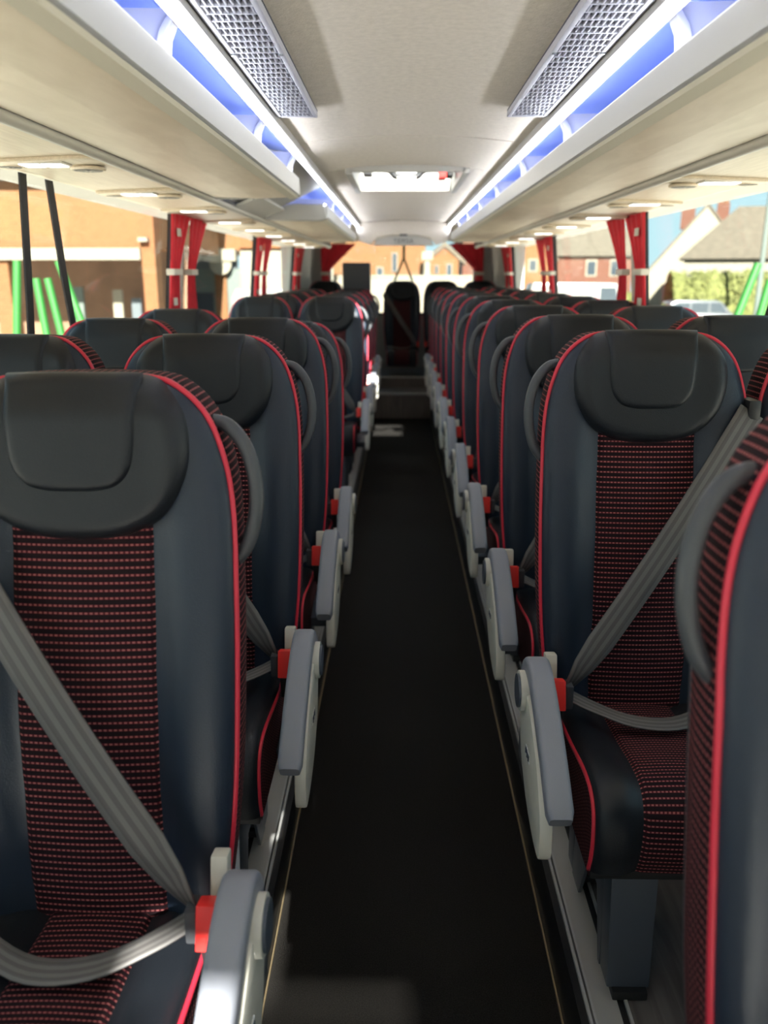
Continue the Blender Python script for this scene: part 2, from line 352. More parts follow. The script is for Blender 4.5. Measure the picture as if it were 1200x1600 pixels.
# side walls: solid below the windows, pillars, glass
WZ0, WZ1 = 0.86, 1.93
def wall_x(z): return WALL - 0.02 - 0.10 * max(0, (z - WZ0)) / (WZ1 - WZ0)
PIL = [-2.95, -0.5, 1.98, 4.42, 6.90, 9.35]
wn = 0; tn = 0
for s, side in ((-1, 'left'), (1, 'right')):
    wl = struct('wall_' + side, MB().box(s * (WALL - 0.02), s * (WALL + 0.08), YF, YR, -0.06, WZ0), M_WALL, 'side wall below the windows')
    part('sill_trim', MB().box(s * (WALL - 0.05), s * (WALL + 0.02), YF, 9.35, WZ0 - 0.02, WZ0 + 0.015), M_GREYP, wl)
    part('upper_panel', MB().prism([(s * wall_x(WZ1), WZ1 - 0.03), (s * (WALL + 0.08), WZ1 - 0.03), (s * (WALL + 0.08), 2.30), (s * wall_x(WZ1), 2.30)], 'y', YF, YR), M_GREYP, wl)
    part('rear_quarter_panel', MB().prism([(s * wall_x(WZ0), WZ0), (s * (WALL + 0.06), WZ0), (s * (WALL + 0.06), WZ1), (s * wall_x(WZ1), WZ1)], 'y', 9.42, YR), M_REARWALL, wl)
    for i, y in enumerate(PIL):
        tn += 1
        hw = 0.055
        def pr(y0, y1, ins, d=0.03):
            return MB().prism([(s * (wall_x(WZ0) - ins), WZ0), (s * (wall_x(WZ0) + d), WZ0), (s * (wall_x(WZ1) + d), WZ1), (s * (wall_x(WZ1) - ins), WZ1)], 'y', y0, y1)
        t = struct('trim_%d' % tn, pr(y - hw, y + hw, 0.012), M_PILLAR, 'beige pillar between two side windows')
        part('rubber_seal', pr(y - hw - 0.035, y - hw, -0.004, 0.036), M_RUBBER, t)
        part('rubber_seal', pr(y + hw, y + hw + 0.035, -0.004, 0.036), M_RUBBER, t)
    for i in range(len(PIL) - 1):
        wn += 1
        y0, y1 = PIL[i] + 0.09, PIL[i + 1] - 0.09
        wdw = sempty('window_%d' % wn, 'large side window of the coach')
        a = 0.03; b = 0.036
        part('pane', MB().prism([(s * (wall_x(WZ0) + a), WZ0), (s * (wall_x(WZ0) + b), WZ0), (s * (wall_x(WZ1) + b), WZ1), (s * (wall_x(WZ1) + a), WZ1)], 'y', y0, y1), M_GLASS, wdw)
        part('rubber_seal', MB().box(s * (wall_x(WZ0) + 0.0), s * (wall_x(WZ0) + 0.05), y0, y1, WZ0 - 0.005, WZ0 + 0.03), M_RUBBER, wdw)
# rear wall with window
rw = struct('wall_rear', MB().box(-WALL, WALL, YR, YR + 0.08, -0.06, 1.10), M_REARWALL, 'rear wall under the back window')
part('corner_panel', MB().box(-WALL, -0.92, YR, YR + 0.08, 1.10, 2.30), M_REARWALL, rw)
part('corner_panel', MB().box(0.92, WALL, YR, YR + 0.08, 1.10, 2.30), M_REARWALL, rw)
part('header', MB().box(-0.92, 0.92, YR, YR + 0.08, 2.02, 2.30), M_GREYP, rw)
wr = sempty('window_11', 'rear window of the coach')
part('pane', MB().box(-0.92, 0.92, YR + 0.03, YR + 0.036, 1.10, 2.02), M_GLASS, wr)
part('rubber_seal', MB().box(-0.92, 0.92, YR - 0.004, YR + 0.02, 1.10, 1.13), M_RUBBER, wr)
# front: bulkhead with windscreen (behind the camera)
fw = struct('wall_front', MB().box(-WALL, WALL, YF - 0.08, YF, -0.06, 0.75), M_WALL, 'front dashboard wall')
part('header', MB().box(-WALL, WALL, YF - 0.08, YF, 1.72, 2.30), M_GREYP, fw)
wf = sempty('window_12', 'windscreen of the coach')
part('pane', MB().box(-WALL, WALL, YF - 0.05, YF - 0.044, 0.75, 1.72), M_GLASS, wf)

# roof: slab with two hatch openings, ceiling panels below it
HX = 0.265
HATCH = (4.12, 5.03); HATCH_F = (-2.90, -1.78)  # second opening is out of view, sized for the front sun patch
def roof_boxes(mb, x0, x1, y0, y1, z0, z1):
    cuts = [y0] + [c for h in (HATCH_F, HATCH) for c in h if y0 < c < y1] + [y1]
    for a, b in zip(cuts[:-1], cuts[1:]):
        mid = (a + b) / 2
        if any(h[0] < mid < h[1] for h in (HATCH_F, HATCH)):
            mb.box(x0, -HX, a, b, z0, z1); mb.box(HX, x1, a, b, z0, z1)
        else: mb.box(x0, x1, a, b, z0, z1)
    return mb
ce = struct('ceiling', roof_boxes(MB(), -WALL - 0.08, WALL + 0.08, YF - 0.08, YR + 0.08, 2.12, 2.20), M_GREYP, 'coach roof')
def ceil_z(x): return 2.060 + 0.026 * (1 - (x / 0.40) ** 2)
def ceil_panel(y0, y1, x0=-0.405, x1=0.405):
    mb = MB(); n = 14; g = 0.006
    mb.grid(lambda u, v: (x0 + (x1 - x0) * u, y0 + g + (y1 - y0 - 2 * g) * v, ceil_z(x0 + (x1 - x0) * u)), n, 1)
    mb.grid(lambda u, v: (x0 + (x1 - x0) * u, y0 + g + (y1 - y0 - 2 * g) * v, ceil_z(x0 + (x1 - x0) * u) + 0.02), n, 1)
    for (v,) in ((0,), (1,)):
        mb.grid(lambda u, w_: (x0 + (x1 - x0) * u, y0 + g + (y1 - y0 - 2 * g) * v, ceil_z(x0 + (x1 - x0) * u) + 0.02 * w_), n, 1)
    return mb
for (a, b) in ((YF, HATCH_F[0]), (HATCH_F[1], 0.9), (0.9, 3.26), (3.26, HATCH[0]), (HATCH[1], 6.93), (6.93, 8.03)):
    part('ceiling_panel', ceil_panel(a, b), M_CEIL, ce, smooth='auto')
for h in (HATCH, HATCH_F):
    part('ceiling_panel', ceil_panel(h[0], h[1], -0.405, -HX), M_CEIL, ce, smooth='auto')
    part('ceiling_panel', ceil_panel(h[0], h[1], HX, 0.405), M_CEIL, ce, smooth='auto')
part('rear_dome_panel', MB().box(-WALL, WALL, 8.06, YR, 2.05, 2.07), M_CEIL, ce)

# ------------------------------------------------------------------ ceiling fittings
def roof_hatch(h, label):
    y0, y1 = h; t = thing('roof_hatch', label, 'roof hatch', (0, y0, 2.06))
    L = y1 - y0
    part('frame', MB().box(-HX - 0.02, -HX + 0.012, -0.02, L + 0.02, -0.012, 0.1).box(HX - 0.012, HX + 0.02, -0.02, L + 0.02, -0.012, 0.1)
         .box(-HX, HX, -0.02, 0.012, -0.003, 0.1).box(-HX, HX, L - 0.012, L + 0.02, -0.003, 0.1), M_GREYP, t, bevel=0.003)
    part('glass', MB().box(-HX, HX, 0, L, 0.125, 0.13), M_HGLASS, t)
    hb = part('crossbar', MB().tube(catmull([(-0.24, L * 0.62, 0.07), (-0.10, L * 0.62, 0.07), (-0.05, L * 0.6, 0.035), (0.05, L * 0.6, 0.035), (0.10, L * 0.62, 0.07), (0.24, L * 0.62, 0.07)], 5), 0.016, 8), M_BLACK, t, smooth=True)
    part('grip', MB().box(-0.05, 0.05, L * 0.6 - 0.02, L * 0.6 + 0.02, 0.018, 0.036), M_CREAM, hb, bevel=0.006)
    part('latch', MB().box(-0.225, -0.18, L * 0.55, L * 0.68, 0.04, 0.09), M_BLACK, t, bevel=0.004)
    part('release_tab', MB().box(0.165, 0.205, L * 0.5, L * 0.66, 0.02, 0.09), M_RED, t, bevel=0.004)
    part('latch', MB().box(0.21, 0.24, L * 0.5, L * 0.66, 0.03, 0.09), M_BLACK, t, bevel=0.004)
    return t
roof_hatch(HATCH, 'glazed roof hatch with black crossbar and red release tab in the ceiling')
hf = roof_hatch(HATCH_F, 'unseen roof hatch with an added blind over the front of the coach')
part('sun_blocker', MB().box(-0.06, HX, 0.11, HATCH_F[1] - HATCH_F[0], 0.10, 0.112), M_CREAM, hf)  # added out of view to block sun and trim the front patch

LEDX = 0.418
for s, side in ((-1, 'left'), (1, 'right')):
    t = thing('strip_light', 'white ceiling strip light on the %s of the aisle' % side, 'strip light', (s * LEDX, -2.5, 2.022), 'ceiling strip lights')
    part('diffuser', MB().box(-0.0065, 0.0065, 0, 10.5, 0.003, 0.012), M_LED, t)
    part('glare_shield', MB().box(s * 0.007, s * 0.010, 0, 10.53, 0.0, 0.012), M_WALL, t)  # added shield that keeps strip glare out of the rack slot
    part('channel', MB().box(-0.012, 0.012, 0, 10.53, 0.012, 0.03), M_WALL, t)
    part('inner_flange', MB().box(-s * 0.0125 - s * 0.008, -s * 0.0125, 0, 10.53, 0.010, 0.034), M_WALL, t)
    # air grille
    g = thing('air_grille', 'pale grey perforated air grille beside the %s ceiling light' % side, 'air grille', (s * 0.335, 0.30, 2.050), 'ceiling air grilles')
    L = 2.36; W = 0.058
    part('frame', MB().box(-W, -W + 0.012, 0, L, -0.006, 0.01).box(W - 0.012, W, 0, L, -0.006, 0.01).box(-W, W, 0, 0.016, -0.006, 0.01).box(-W, W, L - 0.016, L, -0.006, 0.01), M_GRILLE, g, bevel=0.0015)
    mb = MB(); rows = 52; rp = (L - 0.03) / rows; cw = 0.0118
    for r in range(rows + 1):
        y = 0.015 + r * rp; mb.box(-W + 0.01, W - 0.01, y - 0.003, y + 0.003, -0.004, 0.004)
        if r < rows:
            off = cw / 2 if r % 2 else 0
            for k in range(-5, 6):
                x = k * cw + off
                if abs(x) < W - 0.01: mb.box(x - 0.0016, x + 0.0016, y, y + rp, -0.0036, 0.0036)
    part('grid', mb, M_GRILLE, g)
    part('shade_plate', MB().box(-W, W, 0, L, 0.010, 0.014), M_GRILLEIN, g)  # flat dark plate stands in for the shade of a deeper duct
    for yy in (1.63, 0.85):
        for xx in (-W + 0.008, W - 0.008):
            part('screw', MB().cyl((xx, yy, -0.007), 0.005, 'z', 0.004, 10), M_STEEL, g)

# ------------------------------------------------------------------ luggage racks
RZ = 1.895
def rack(s, y0, y1, label, divs, front_cap=False):
    t = thing('luggage_rack', label, 'luggage rack', (0, y0, 0), 'overhead luggage racks'); L = y1 - y0
    def X(x): return s * x
    part('rail', MB().prism([(X(0.430), 1.905), (X(0.438), 1.900), (X(0.452), 1.905), (X(0.452), 1.960), (X(0.446), 1.9645), (X(0.436), 1.9700), (X(0.431), 1.9655)], 'y', 0, L), M_ALU, t, bevel=0.003)
    part('fill_strip', MB().prism([(X(0.4372), 1.9700), (X(0.4475), 1.9762), (X(0.4485), 1.9660)], 'y', 0.01, L - 0.01), M_FILL, t)  # added glowing strip, hidden on the rail, that brightens the ceiling
    part('lip', MB().prism([(X(0.436), 1.9), (X(0.452), 1.905), (X(0.476), RZ + 0.002), (X(0.470), RZ - 0.006), (X(0.442), RZ - 0.001)], 'y', 0, L - 0.004), M_LIP, t)
    part('bottom_panel', MB().prism([(X(0.470), RZ), (X(0.60), RZ - 0.004), (X(0.770), RZ + 0.002), (X(0.770), RZ + 0.018), (X(0.470), RZ + 0.018)], 'y', 0, L - 0.01), M_PANEL, t)
    part('lining', MB().prism([(X(0.455), 1.917), (X(0.735), 1.920), (X(0.755), 1.95), (X(0.755), 2.06), (X(0.70), 2.100), (X(0.45), 2.108), (X(0.45), 2.116), (X(0.71), 2.110), (X(0.764), 2.065), (X(0.764), 1.945), (X(0.745), 1.9145), (X(0.455), 1.9145)], 'y', 0, L), M_RACKIN, t)
    part('glow_cover', MB().prism([(X(0.4295), 2.030), (X(0.47), 2.062), (X(0.62), 2.085), (X(0.62), 2.10), (X(0.45), 2.095), (X(0.4295), 2.055)], 'y', 0, L), M_RACKUP, t)  # added cover over the roof gap, blue glow painted in its colour
    for yd in divs:
        d = yd - y0
        part('divider', MB().prism([(X(0.445), 1.965), (X(0.47), 1.93), (X(0.73), 1.93), (X(0.75), 2.0), (X(0.72), 2.05), (X(0.43), 2.045), (X(0.428), 2.035), (X(0.46), 2.0)], 'y', d, d + 0.012), M_DIV, t)
        part('bracket', MB().prism([(X(0.446), 1.955), (X(0.47), 1.955), (X(0.455), 2.01), (X(0.43), 2.045), (X(0.424), 2.035), (X(0.44), 2.0)], 'y', d - 0.012, d + 0.03), M_DIV, t, bevel=0.004)
    part('end_cap', MB().prism([(X(0.428), 1.898), (X(0.765), RZ - 0.006), (X(0.765), 1.93), (X(0.52), 1.945), (X(0.452), 1.968), (X(0.432), 1.964)], 'y', L - 0.006, L + 0.008), M_GREYP, t)
    if front_cap:
        part('front_cap', MB().prism([(X(0.430), 1.896), (X(0.47), RZ - 0.012), (X(0.765), RZ - 0.006), (X(0.765), 1.955), (X(0.6), 1.972), (X(0.446), 1.968)], 'y', -0.06, 0.004), M_GREYP, t, bevel=0.008)
    return t
rack(-1, -2.5, 3.50, 'long beige overhead luggage rack above the nearer seats on the left', (0.8, 1.62, 2.62, 3.36))
rack(-1, 4.82, 8.03, 'shorter beige luggage rack beyond the gap on the left', (5.4, 6.3, 7.2), True)
rack(1, -2.5, 8.03, 'unbroken beige overhead luggage rack above the seats on the right', (0.75, 1.6, 2.62, 3.5, 4.4, 5.3, 6.2, 7.1))
gp = thing('header_panel', 'pale grey panel filling the gap between the left luggage racks', 'panel', (0, 3.5, 0))
part('panel', MB().prism([(-0.60, 1.985), (-0.78, 1.91), (-0.78, 2.11), (-0.45, 2.11), (-0.45, 2.06)], 'y', 0.01, 1.25), M_GREYP, gp)
part('light_panel', MB().prism([(-0.655, 1.935), (-0.775, 1.894), (-0.775, 1.904), (-0.66, 1.95)], 'y', 0.45, 1.25), M_CREAM, gp)

for s, side in ((-1, 'left'), (1, 'right')):
    t = thing('overhead_soffit', 'wood-grain soffit with service units along the %s windows' % side, 'soffit', (0, YF, 0), 'window soffits')
    L = 9.42 - YF
    part('panel', MB().prism([(s * 0.812, 1.898), (s * 1.10, 1.884), (s * 1.145, 1.892), (s * 1.16, 1.93), (s * 0.812, 1.92)], 'y', 0, L), M_SOFFIT, t)
    part('rail', MB().tube([(s * 0.791, 0, 1.893), (s * 0.791, L, 1.893)], 0.016, 14), M_RAIL, t, smooth='auto')
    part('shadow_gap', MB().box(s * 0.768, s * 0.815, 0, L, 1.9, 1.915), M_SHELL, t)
    part('upper_panel', MB().box(s * 0.812, s * 1.2, 0, L, 1.93, 1.945), M_GREYP, t)
    k = 0
    y = 2.38 - 0.83 if s < 0 else 2.86 - 0.83
    while y < 9.2:
        if True:
            u = thing('service_unit', ('%s reading light and air vent unit in view from the front on the %s soffit' % (ORD[k - 1], side) if k else 'reading light and air vent unit above the window beside the camera on the %s' % side), 'reading light', (s * 0.96, y, 1.889), 'overhead service units')
            tilt = -s * 0.0485
            def zz(x): return x * tilt - 0.002
            pts = [(-0.14, -0.10), (0.14, -0.12), (0.145, 0.02), (0.06, 0.06), (-0.09, 0.17), (-0.14, 0.20)]
            if True:
                mb = MB(); poly = [(s * a, b) for a, b in pts]; n = len(poly)
                mb.add([(a, b, zz(a) + 0.004) for a, b in poly] + [(a, b, zz(a) - 0.006) for a, b in poly],
                       [tuple(range(n)), tuple(range(2 * n - 1, n - 1, -1))] + [(i, (i + 1) % n, n + (i + 1) % n, n + i) for i in range(n)])
                part('housing', mb, M_SOFFIT, u, bevel=0.003)
            for (xa, xb) in ((-0.045, 0.005), (0.015, 0.065)):
                l = MB(); l.box(s * xa, s * xb, -0.075, -0.015, -0.0135, -0.004); part('lens', l, M_LENS, u)
            part('lens_frame', MB().box(s * -0.052, s * 0.072, -0.082, -0.008, -0.011, -0.004), M_CREAM, u, bevel=0.002)
            for (xa, ya, rr) in ((-0.075, 0.045, 0.038), (0.105, -0.03, 0.028)):
                v = part('vent', MB().cyl((s * xa, ya, -0.009), rr, 'z', 0.012, 20), M_VENT, u, smooth='auto')
                mb = MB()
                for a in range(4):
                    th = a * math.pi / 4; c_, s_ = math.cos(th) * rr * 0.85, math.sin(th) * rr * 0.85
                    nx, ny = -math.sin(th) * 0.003, math.cos(th) * 0.003
                    cx, cy = s * xa, ya
                    mb.add([(cx - c_ - nx, cy - s_ - ny, -0.0165), (cx + c_ - nx, cy + s_ - ny, -0.0165), (cx + c_ + nx, cy + s_ + ny, -0.0165), (cx - c_ + nx, cy - s_ + ny, -0.0165)], [(0, 1, 2, 3)])
                part('vent_blades', mb, M_PILLAR, v)
                part('vent_rim', MB().tube([(s * xa + (rr + 0.004) * math.cos(q_), ya + (rr + 0.004) * math.sin(q_), -0.010) for q_ in [2 * math.pi * z_ / 20 for z_ in range(20)]], 0.005, 6, True), M_SOFFIT, v, smooth=True)
        k += 1; y += 0.83

# rear bulkhead with lettering
bh = thing('rear_bulkhead', 'beige ceiling bulkhead with lettered plate above the rear bench', 'bulkhead', (0, 8.03, 0))
part('face', MB().prism([(-0.45, 2.06), (-0.40, 1.90), (-0.30, 1.865), (-0.24, 1.93), (-0.12, 1.952), (0.12, 1.952), (0.24, 1.93), (0.30, 1.865), (0.40, 1.90), (0.45, 2.06), (0.3, 2.075), (0, 2.085), (-0.3, 2.075)], 'y', 0.0, 0.05), M_CEIL, bh, bevel=0.006)
pl = part('plate', MB().prism([(-0.285, 1.862), (-0.235, 1.925), (-0.12, 1.945), (0.12, 1.945), (0.235, 1.925), (0.285, 1.862)], 'y', 0.02, 0.06), M_GREYP, bh, bevel=0.004)
part('catch', MB().box(-0.035, 0.035, -0.012, 0.02, 1.948, 1.962), M_SHELL, bh)
def text_mesh(name, txt, size, m, parent, loc, rot, ext=0.001):
    cu = bpy.data.curves.new(name, 'FONT'); cu.body = txt; cu.size = size; cu.align_x = 'CENTER'; cu.align_y = 'CENTER'; cu.extrude = ext; cu.space_character = 1.25
    o = bpy.data.objects.new(name, cu); C.objects.link(o)
    dg = bpy.context.evaluated_depsgraph_get(); me = bpy.data.meshes.new_from_object(o.evaluated_get(dg)); bpy.data.objects.remove(o)
    me.materials.clear(); me.materials.append(m)
    q = link(name, me, parent, loc); q.rotation_euler = rot; return q
text_mesh('lettering', 'TEMSA', 0.052, M_SHELL, pl, (0, 0.018, 1.902), (math.pi / 2, 0, 0))

# ------------------------------------------------------------------ seats
def S_back(x, z):
    y = 0.125 * (z - 0.47) - 0.018 * math.sin(math.pi * min(1, max(0, (z - 0.44) / 0.62)))
    y -= 0.030 * sstep(0.10, 0.16, abs(x)) * (1 - 0.55 * sstep(1.0, 1.2, z))
    return y
HALF = [(0.0, 0.40), (0.15, 0.40), (0.188, 0.44), (0.208, 0.55), (0.224, 0.70), (0.230, 0.88), (0.229, 1.03), (0.224, 1.13), (0.211, 1.20), (0.188, 1.258), (0.150, 1.297), (0.105, 1.312), (0.0, 1.316)]
_r = catmull(HALF, 5)
OUT = _r + [(-x, z) for x, z in _r[-2:0:-1]]
OC = (0.0, 0.88)
def rings(outline, c, fy, rs, uv=True):
    mb = MB(); n = len(outline); vs = []; us = []
    for r in rs:
        for (x, z) in outline:
            X = c[0] + (x - c[0]) * r; Z = c[1] + (z - c[1]) * r
            e = (1 - r) * math.hypot(x - c[0], z - c[1])
            vs.append((X, fy(X, Z, e), Z)); us.append((X, Z))
    vs.append((c[0], fy(c[0], c[1], 1.0), c[1])); us.append(c)
    k = len(rs)
    fs = [(j * n + i, j * n + (i + 1) % n, (j + 1) * n + (i + 1) % n, (j + 1) * n + i) for j in range(k - 1) for i in range(n)]
    fs += [((k - 1) * n + i, (k - 1) * n + (i + 1) % n, k * n) for i in range(n)]
    return mb.add(vs, fs, us)
RS = [1, 0.99, 0.97, 0.94, 0.90, 0.85, 0.79, 0.72, 0.64, 0.55, 0.46, 0.36, 0.25, 0.12]
def edge_round(e, R, d): 
    q = min(1, e / R); return d * (1 - math.sqrt(max(0, 1 - (1 - q) ** 2)))
def q_profile(e, R):
    q = min(1, e / R); return math.sqrt(max(0, 1 - (1 - q) ** 2))
T_BACK = 0.085
def seat_meshes():
    """list of (name, mesh builder, material, smooth, bevel, parent part name, aisle only)"""
    P = []
    def add(name, mb, m, smooth=True, bevel=0.0, par=None, aisle=None, label=None): P.append((name, mb, m, smooth, bevel, par, aisle, label))
    # backrest
    add('backrest', rings(OUT, OC, lambda x, z, e: S_back(x, z) + edge_round(e, 0.045, 0.03), RS), M_LEATHER_SIDE)
    n = len(OUT); L = [0]
    for i in range(n): a, b = OUT[i], OUT[(i + 1) % n]; L.append(L[-1] + math.hypot(a[0] - b[0], a[1] - b[1]))
    def front(x, z): return S_back(x, z) + 0.03
    g = MB(); vs = []; us = []
    for j in range(4):
        for i in range(n + 1):
            x, z = OUT[i % n]; t = j / 3; k = 1 + 0.02 * math.sin(math.pi * t)
            vs.append((x * k, front(x, z) + T_BACK * t, OC[1] + (z - OC[1]) * (1 + 0.006 * math.sin(math.pi * t)))); us.append((T_BACK * t, L[i]))
    g.add(vs, [(j * (n + 1) + i, j * (n + 1) + i + 1, (j + 1) * (n + 1) + i + 1, (j + 1) * (n + 1) + i) for j in range(3) for i in range(n)], us)
    add('side_gusset', g, M_FABRIC)
    add('back_shell', rings(OUT, OC, lambda x, z, e: 0.125 * (z - 0.47) + 0.03 + T_BACK - 0.02 * math.sin(math.pi * min(1, max(0, (z - 0.44) / 0.62))) - 0.0 + 0.02 * q_profile(e, 0.05) - 0.03 * sstep(0.10, 0.16, abs(x)) * (1 - q_profile(e, 0.05)), [1, 0.97, 0.92, 0.85, 0.7, 0.4]), M_SHELL)
    # red piping on the front edge
    pp = [(x * 1.004, front(x, z) - 0.002, OC[1] + (z - OC[1]) * 1.002) for x, z in OUT if z > 0.42]
    i0 = max(range(len(pp)), key=lambda i: (Vector(pp[i]) - Vector(pp[i - 1])).length); pp = pp[i0:] + pp[:i0]
    add('piping', MB().tube(pp, 0.0046, 8), M_PIPING)
    # fabric centre of the back
    def fb(u, v):
        x = -0.112 + 0.224 * u; z = 0.415 + 0.71 * v
        ed = min(u, 1 - u) * 0.224
        y = S_back(x, z) - 0.004 + 0.010 * (1 - q_profile(ed, 0.012)) - 0.007 * math.sin(math.pi * u) - 0.0025 * abs(math.sin((z - 0.47) / 0.205 * math.pi)) ** 0.6
        return (x, y, z)
    add('back_fabric_panel', MB().grid(fb, 22, 56, lambda u, v: (-0.112 + 0.224 * u, 0.71 * v)), M_FABRIC)
    # headrest pad
    hh = [(0.0, 1.075), (0.06, 1.080), (0.115, 1.103), (0.152, 1.145), (0.170, 1.200), (0.166, 1.255), (0.140, 1.297), (0.100, 1.318), (0.0, 1.320)]
    r = catmull(hh, 5); ho = r + [(-x, z) for x, z in r[-2:0:-1]]
    HB = 0.030
    def hy(x, z, e): return S_back(0.06, z) * 0.5 + S_back(x, z) * 0.5 + 0.016 - (HB + 0.016) * q_profile(e, 0.030) - 0.004 + 0.022 * sstep(1.26, 1.325, z)
    add('headrest', rings(ho, (0, 1.205), hy, RS), M_LEATHER)
    uu = [(0.0, 1.153), (0.035, 1.154), (0.068, 1.163), (0.088, 1.186), (0.096, 1.22), (0.0985, 1.27), (0.1005, 1.322), (0.06, 1.3235), (0.0, 1.324)]
    r = catmull(uu[:7], 5) + uu[7:]; uo = r + [(-x, z) for x, z in r[-2:0:-1]]
    def uy(x, z, e): return S_back(0.06, z) * 0.5 + S_back(x, z) * 0.5 - HB - 0.004 + 0.022 * sstep(1.26, 1.325, z) + 0.014 - 0.022 * q_profile(e, 0.016)
    add('headrest_cushion', rings(uo, (0, 1.235), uy, RS), M_LEATHER, par='headrest')
    # dark seam round the inner cushion
    # cushion
    path = catmull([(0.04, 0.462), (-0.08, 0.470), (-0.20, 0.482), (-0.31, 0.497), (-0.375, 0.495), (-0.412, 0.470), (-0.425, 0.425), (-0.422, 0.375), (-0.408, 0.335)], 4)
    pl_ = [0]
    for a, b in zip(path[:-1], path[1:]): pl_.append(pl_[-1] + math.hypot(a[0] - b[0], a[1] - b[1]))
    nrm = []
    for i in range(len(path)):
        a = path[max(0, i - 1)]; b = path[min(len(path) - 1, i + 1)]; d = Vector((b[0] - a[0], b[1] - a[1])).normalized(); nrm.append((d.y, -d.x) if False else (-d.y * -1 * -1, d.x * -1 * -1))
    # outward normal: rotate direction so that it points up on top, forward at the front
    nrm = [(n_[0], n_[1]) if (n_[1] > 0 or n_[0] < 0) else (-n_[0], -n_[1]) for n_ in nrm]
    nrm = [(-abs(n_[0]) if i > 12 else n_[0] if n_[1] > 0 else -n_[0], abs(n_[1]) if n_[1] * 1 or True else 0) if i <= 20 else (-abs(n_[0]), 0.0) for i, n_ in enumerate(nrm)]
    CW = 0.182
    def cs(u, i, ex=0.0, w=CW):
        x = -w + 2 * w * u; ed = w - abs(x) if w == CW else 1
        bol = 0.018 * sstep(0.085, 0.125, abs(x)) * (1 if i > 3 else i / 3) + ex
        y, z = path[i]; ny, nz = nrm[i]
        dn = bol - edge_round(ed, 0.03, 0.02)
        return (x, y + ny * dn, z + nz * dn)
    NP = len(path) - 1
    def cf(u, v): return cs(u, int(round(v * NP)))
    us_ = [0, .01, .03, .06, .1, .14, .18, .22, .26, .3, .36, .43, .5, .57, .64, .7, .74, .78, .82, .86, .9, .94, .97, .99, 1]
    mb = MB(); mb.grid(lambda u, v: cs(us_[int(round(u * (len(us_) - 1)))], int(round(v * NP))), len(us_) - 1, NP)
    add('seat_cushion', mb, M_LEATHER)
    # cushion sides and base
    for sx in (-1, 1):
        vs = []; us2 = []
        for i in range(NP + 1):
            t = cs(0 if sx < 0 else 1, i)
            vs.append(t); us2.append((0, pl_[i])); vs.append((sx * (CW + 0.002), t[1] * 0.985 + 0.004, 0.325 if i < NP else 0.325)); us2.append((0.16, pl_[i]))
        add('cushion_gusset', MB().add(vs, [(2 * i, 2 * i + 1, 2 * i + 3, 2 * i + 2) for i in range(NP)], us2), M_FABRIC)
        pth = [cs(0 if sx < 0 else 1, i) for i in range(2, NP + 1)]
        pth = [(sx * 0.150, -0.012, pth[0][2] + 0.018), (sx * 0.158, -0.03, pth[0][2] + 0.018), (sx * 0.176, -0.036, pth[0][2] + 0.012)] + [(p[0] + sx * 0.001, p[1], p[2]) for p in pth[2:]]
        add('cushion_piping', MB().tube(pth, 0.0044, 8), M_PIPING)
    add('cushion_pan', MB().box(-CW + 0.004, CW - 0.004, -0.40, 0.06, 0.305, 0.338), M_BLACK, False, 0.006)
    def cfab(u, v):
        i = int(round(v * NP)); w = 0.084 + 0.014 * v
        x = -w + 2 * w * u; ed = min(u, 1 - u) * 2 * w; y, z = path[i]; ny, nz = nrm[i]
        dn = 0.006 + 0.004 * math.sin(math.pi * u) - 0.008 * (1 - q_profile(ed, 0.01)) + 0.018 * sstep(0.085, 0.125, abs(x))
        return (x, y + ny * dn, z + nz * dn)
    add('cushion_fabric_panel', MB().grid(cfab, 16, NP, lambda u, v: ((u - .5) * 0.19, pl_[int(round(v * NP))])), M_FABRIC)
    # belts (aisle side is +x, shoulder side is -x)
    A = Vector((-0.222, 0.062, 1.150)); B = Vector((0.176, -0.098, 0.560))
    d = (B - A).normalized(); wd = d.cross(Vector((0, -1, 0.22))).normalized()
    pts = []; dirs = []; ws = []
    for k in range(13):
        t = k / 12; p = A.lerp(B, t); p.y -= 0.022 * math.sin(math.pi * t) 
        tw = sstep(0.86, 1.0, t) * 0.9
        ax = Matrix.Rotation(tw, 3, d); pts.append(p); dirs.append(ax @ wd); ws.append(0.058 * (1 - 0.35 * sstep(0.88, 1, t)))
    add('shoulder_belt', MB().ribbon(pts, dirs, ws), M_BELT)
    lp = catmull([(0.176, -0.100, 0.545), (0.13, -0.128, 0.532), (0.05, -0.165, 0.517), (-0.04, -0.170, 0.514), (-0.12, -0.135, 0.524), (-0.19, -0.06, 0.520)], 4)
    add('lap_belt', MB().ribbon(lp, [(0.10, 0.9, 0.42 - 0.26 * math.sin(math.pi * i / (len(lp) - 1))) for i in range(len(lp))], 0.041), M_BELT)
    add('belt_tongue', MB().box(0.168, 0.186, -0.125, -0.085, 0.520, 0.575), M_SHELL, False, 0.004)
    add('buckle', MB().prism([(-0.150, 0.530), (-0.112, 0.520), (-0.095, 0.582), (-0.130, 0.592)], 'x', 0.188, 0.218), M_RED, False, 0.003)
    add('buckle_stalk', MB().prism([(-0.115, 0.46), (-0.085, 0.46), (-0.100, 0.54), (-0.135, 0.54)], 'x', 0.190, 0.210), M_BLACK, False, 0.003)
    add('belt_guide', MB().box(-0.240, -0.212, 0.055, 0.115, 1.125, 1.175), M_BLACK, False, 0.006)
    # aisle side: armrest, side panel, handle, legs
    arm = catmull([(-0.098, 0.560), (-0.100, 0.595), (-0.122, 0.622), (-0.158, 0.634), (-0.215, 0.622), (-0.30, 0.582), (-0.385, 0.532), (-0.462, 0.478)], 4)
    add('armrest', MB().sweep_x(arm, 0.230, 0.280, 0.042, 0.010), M_ARM, 'auto', 0, None, True)
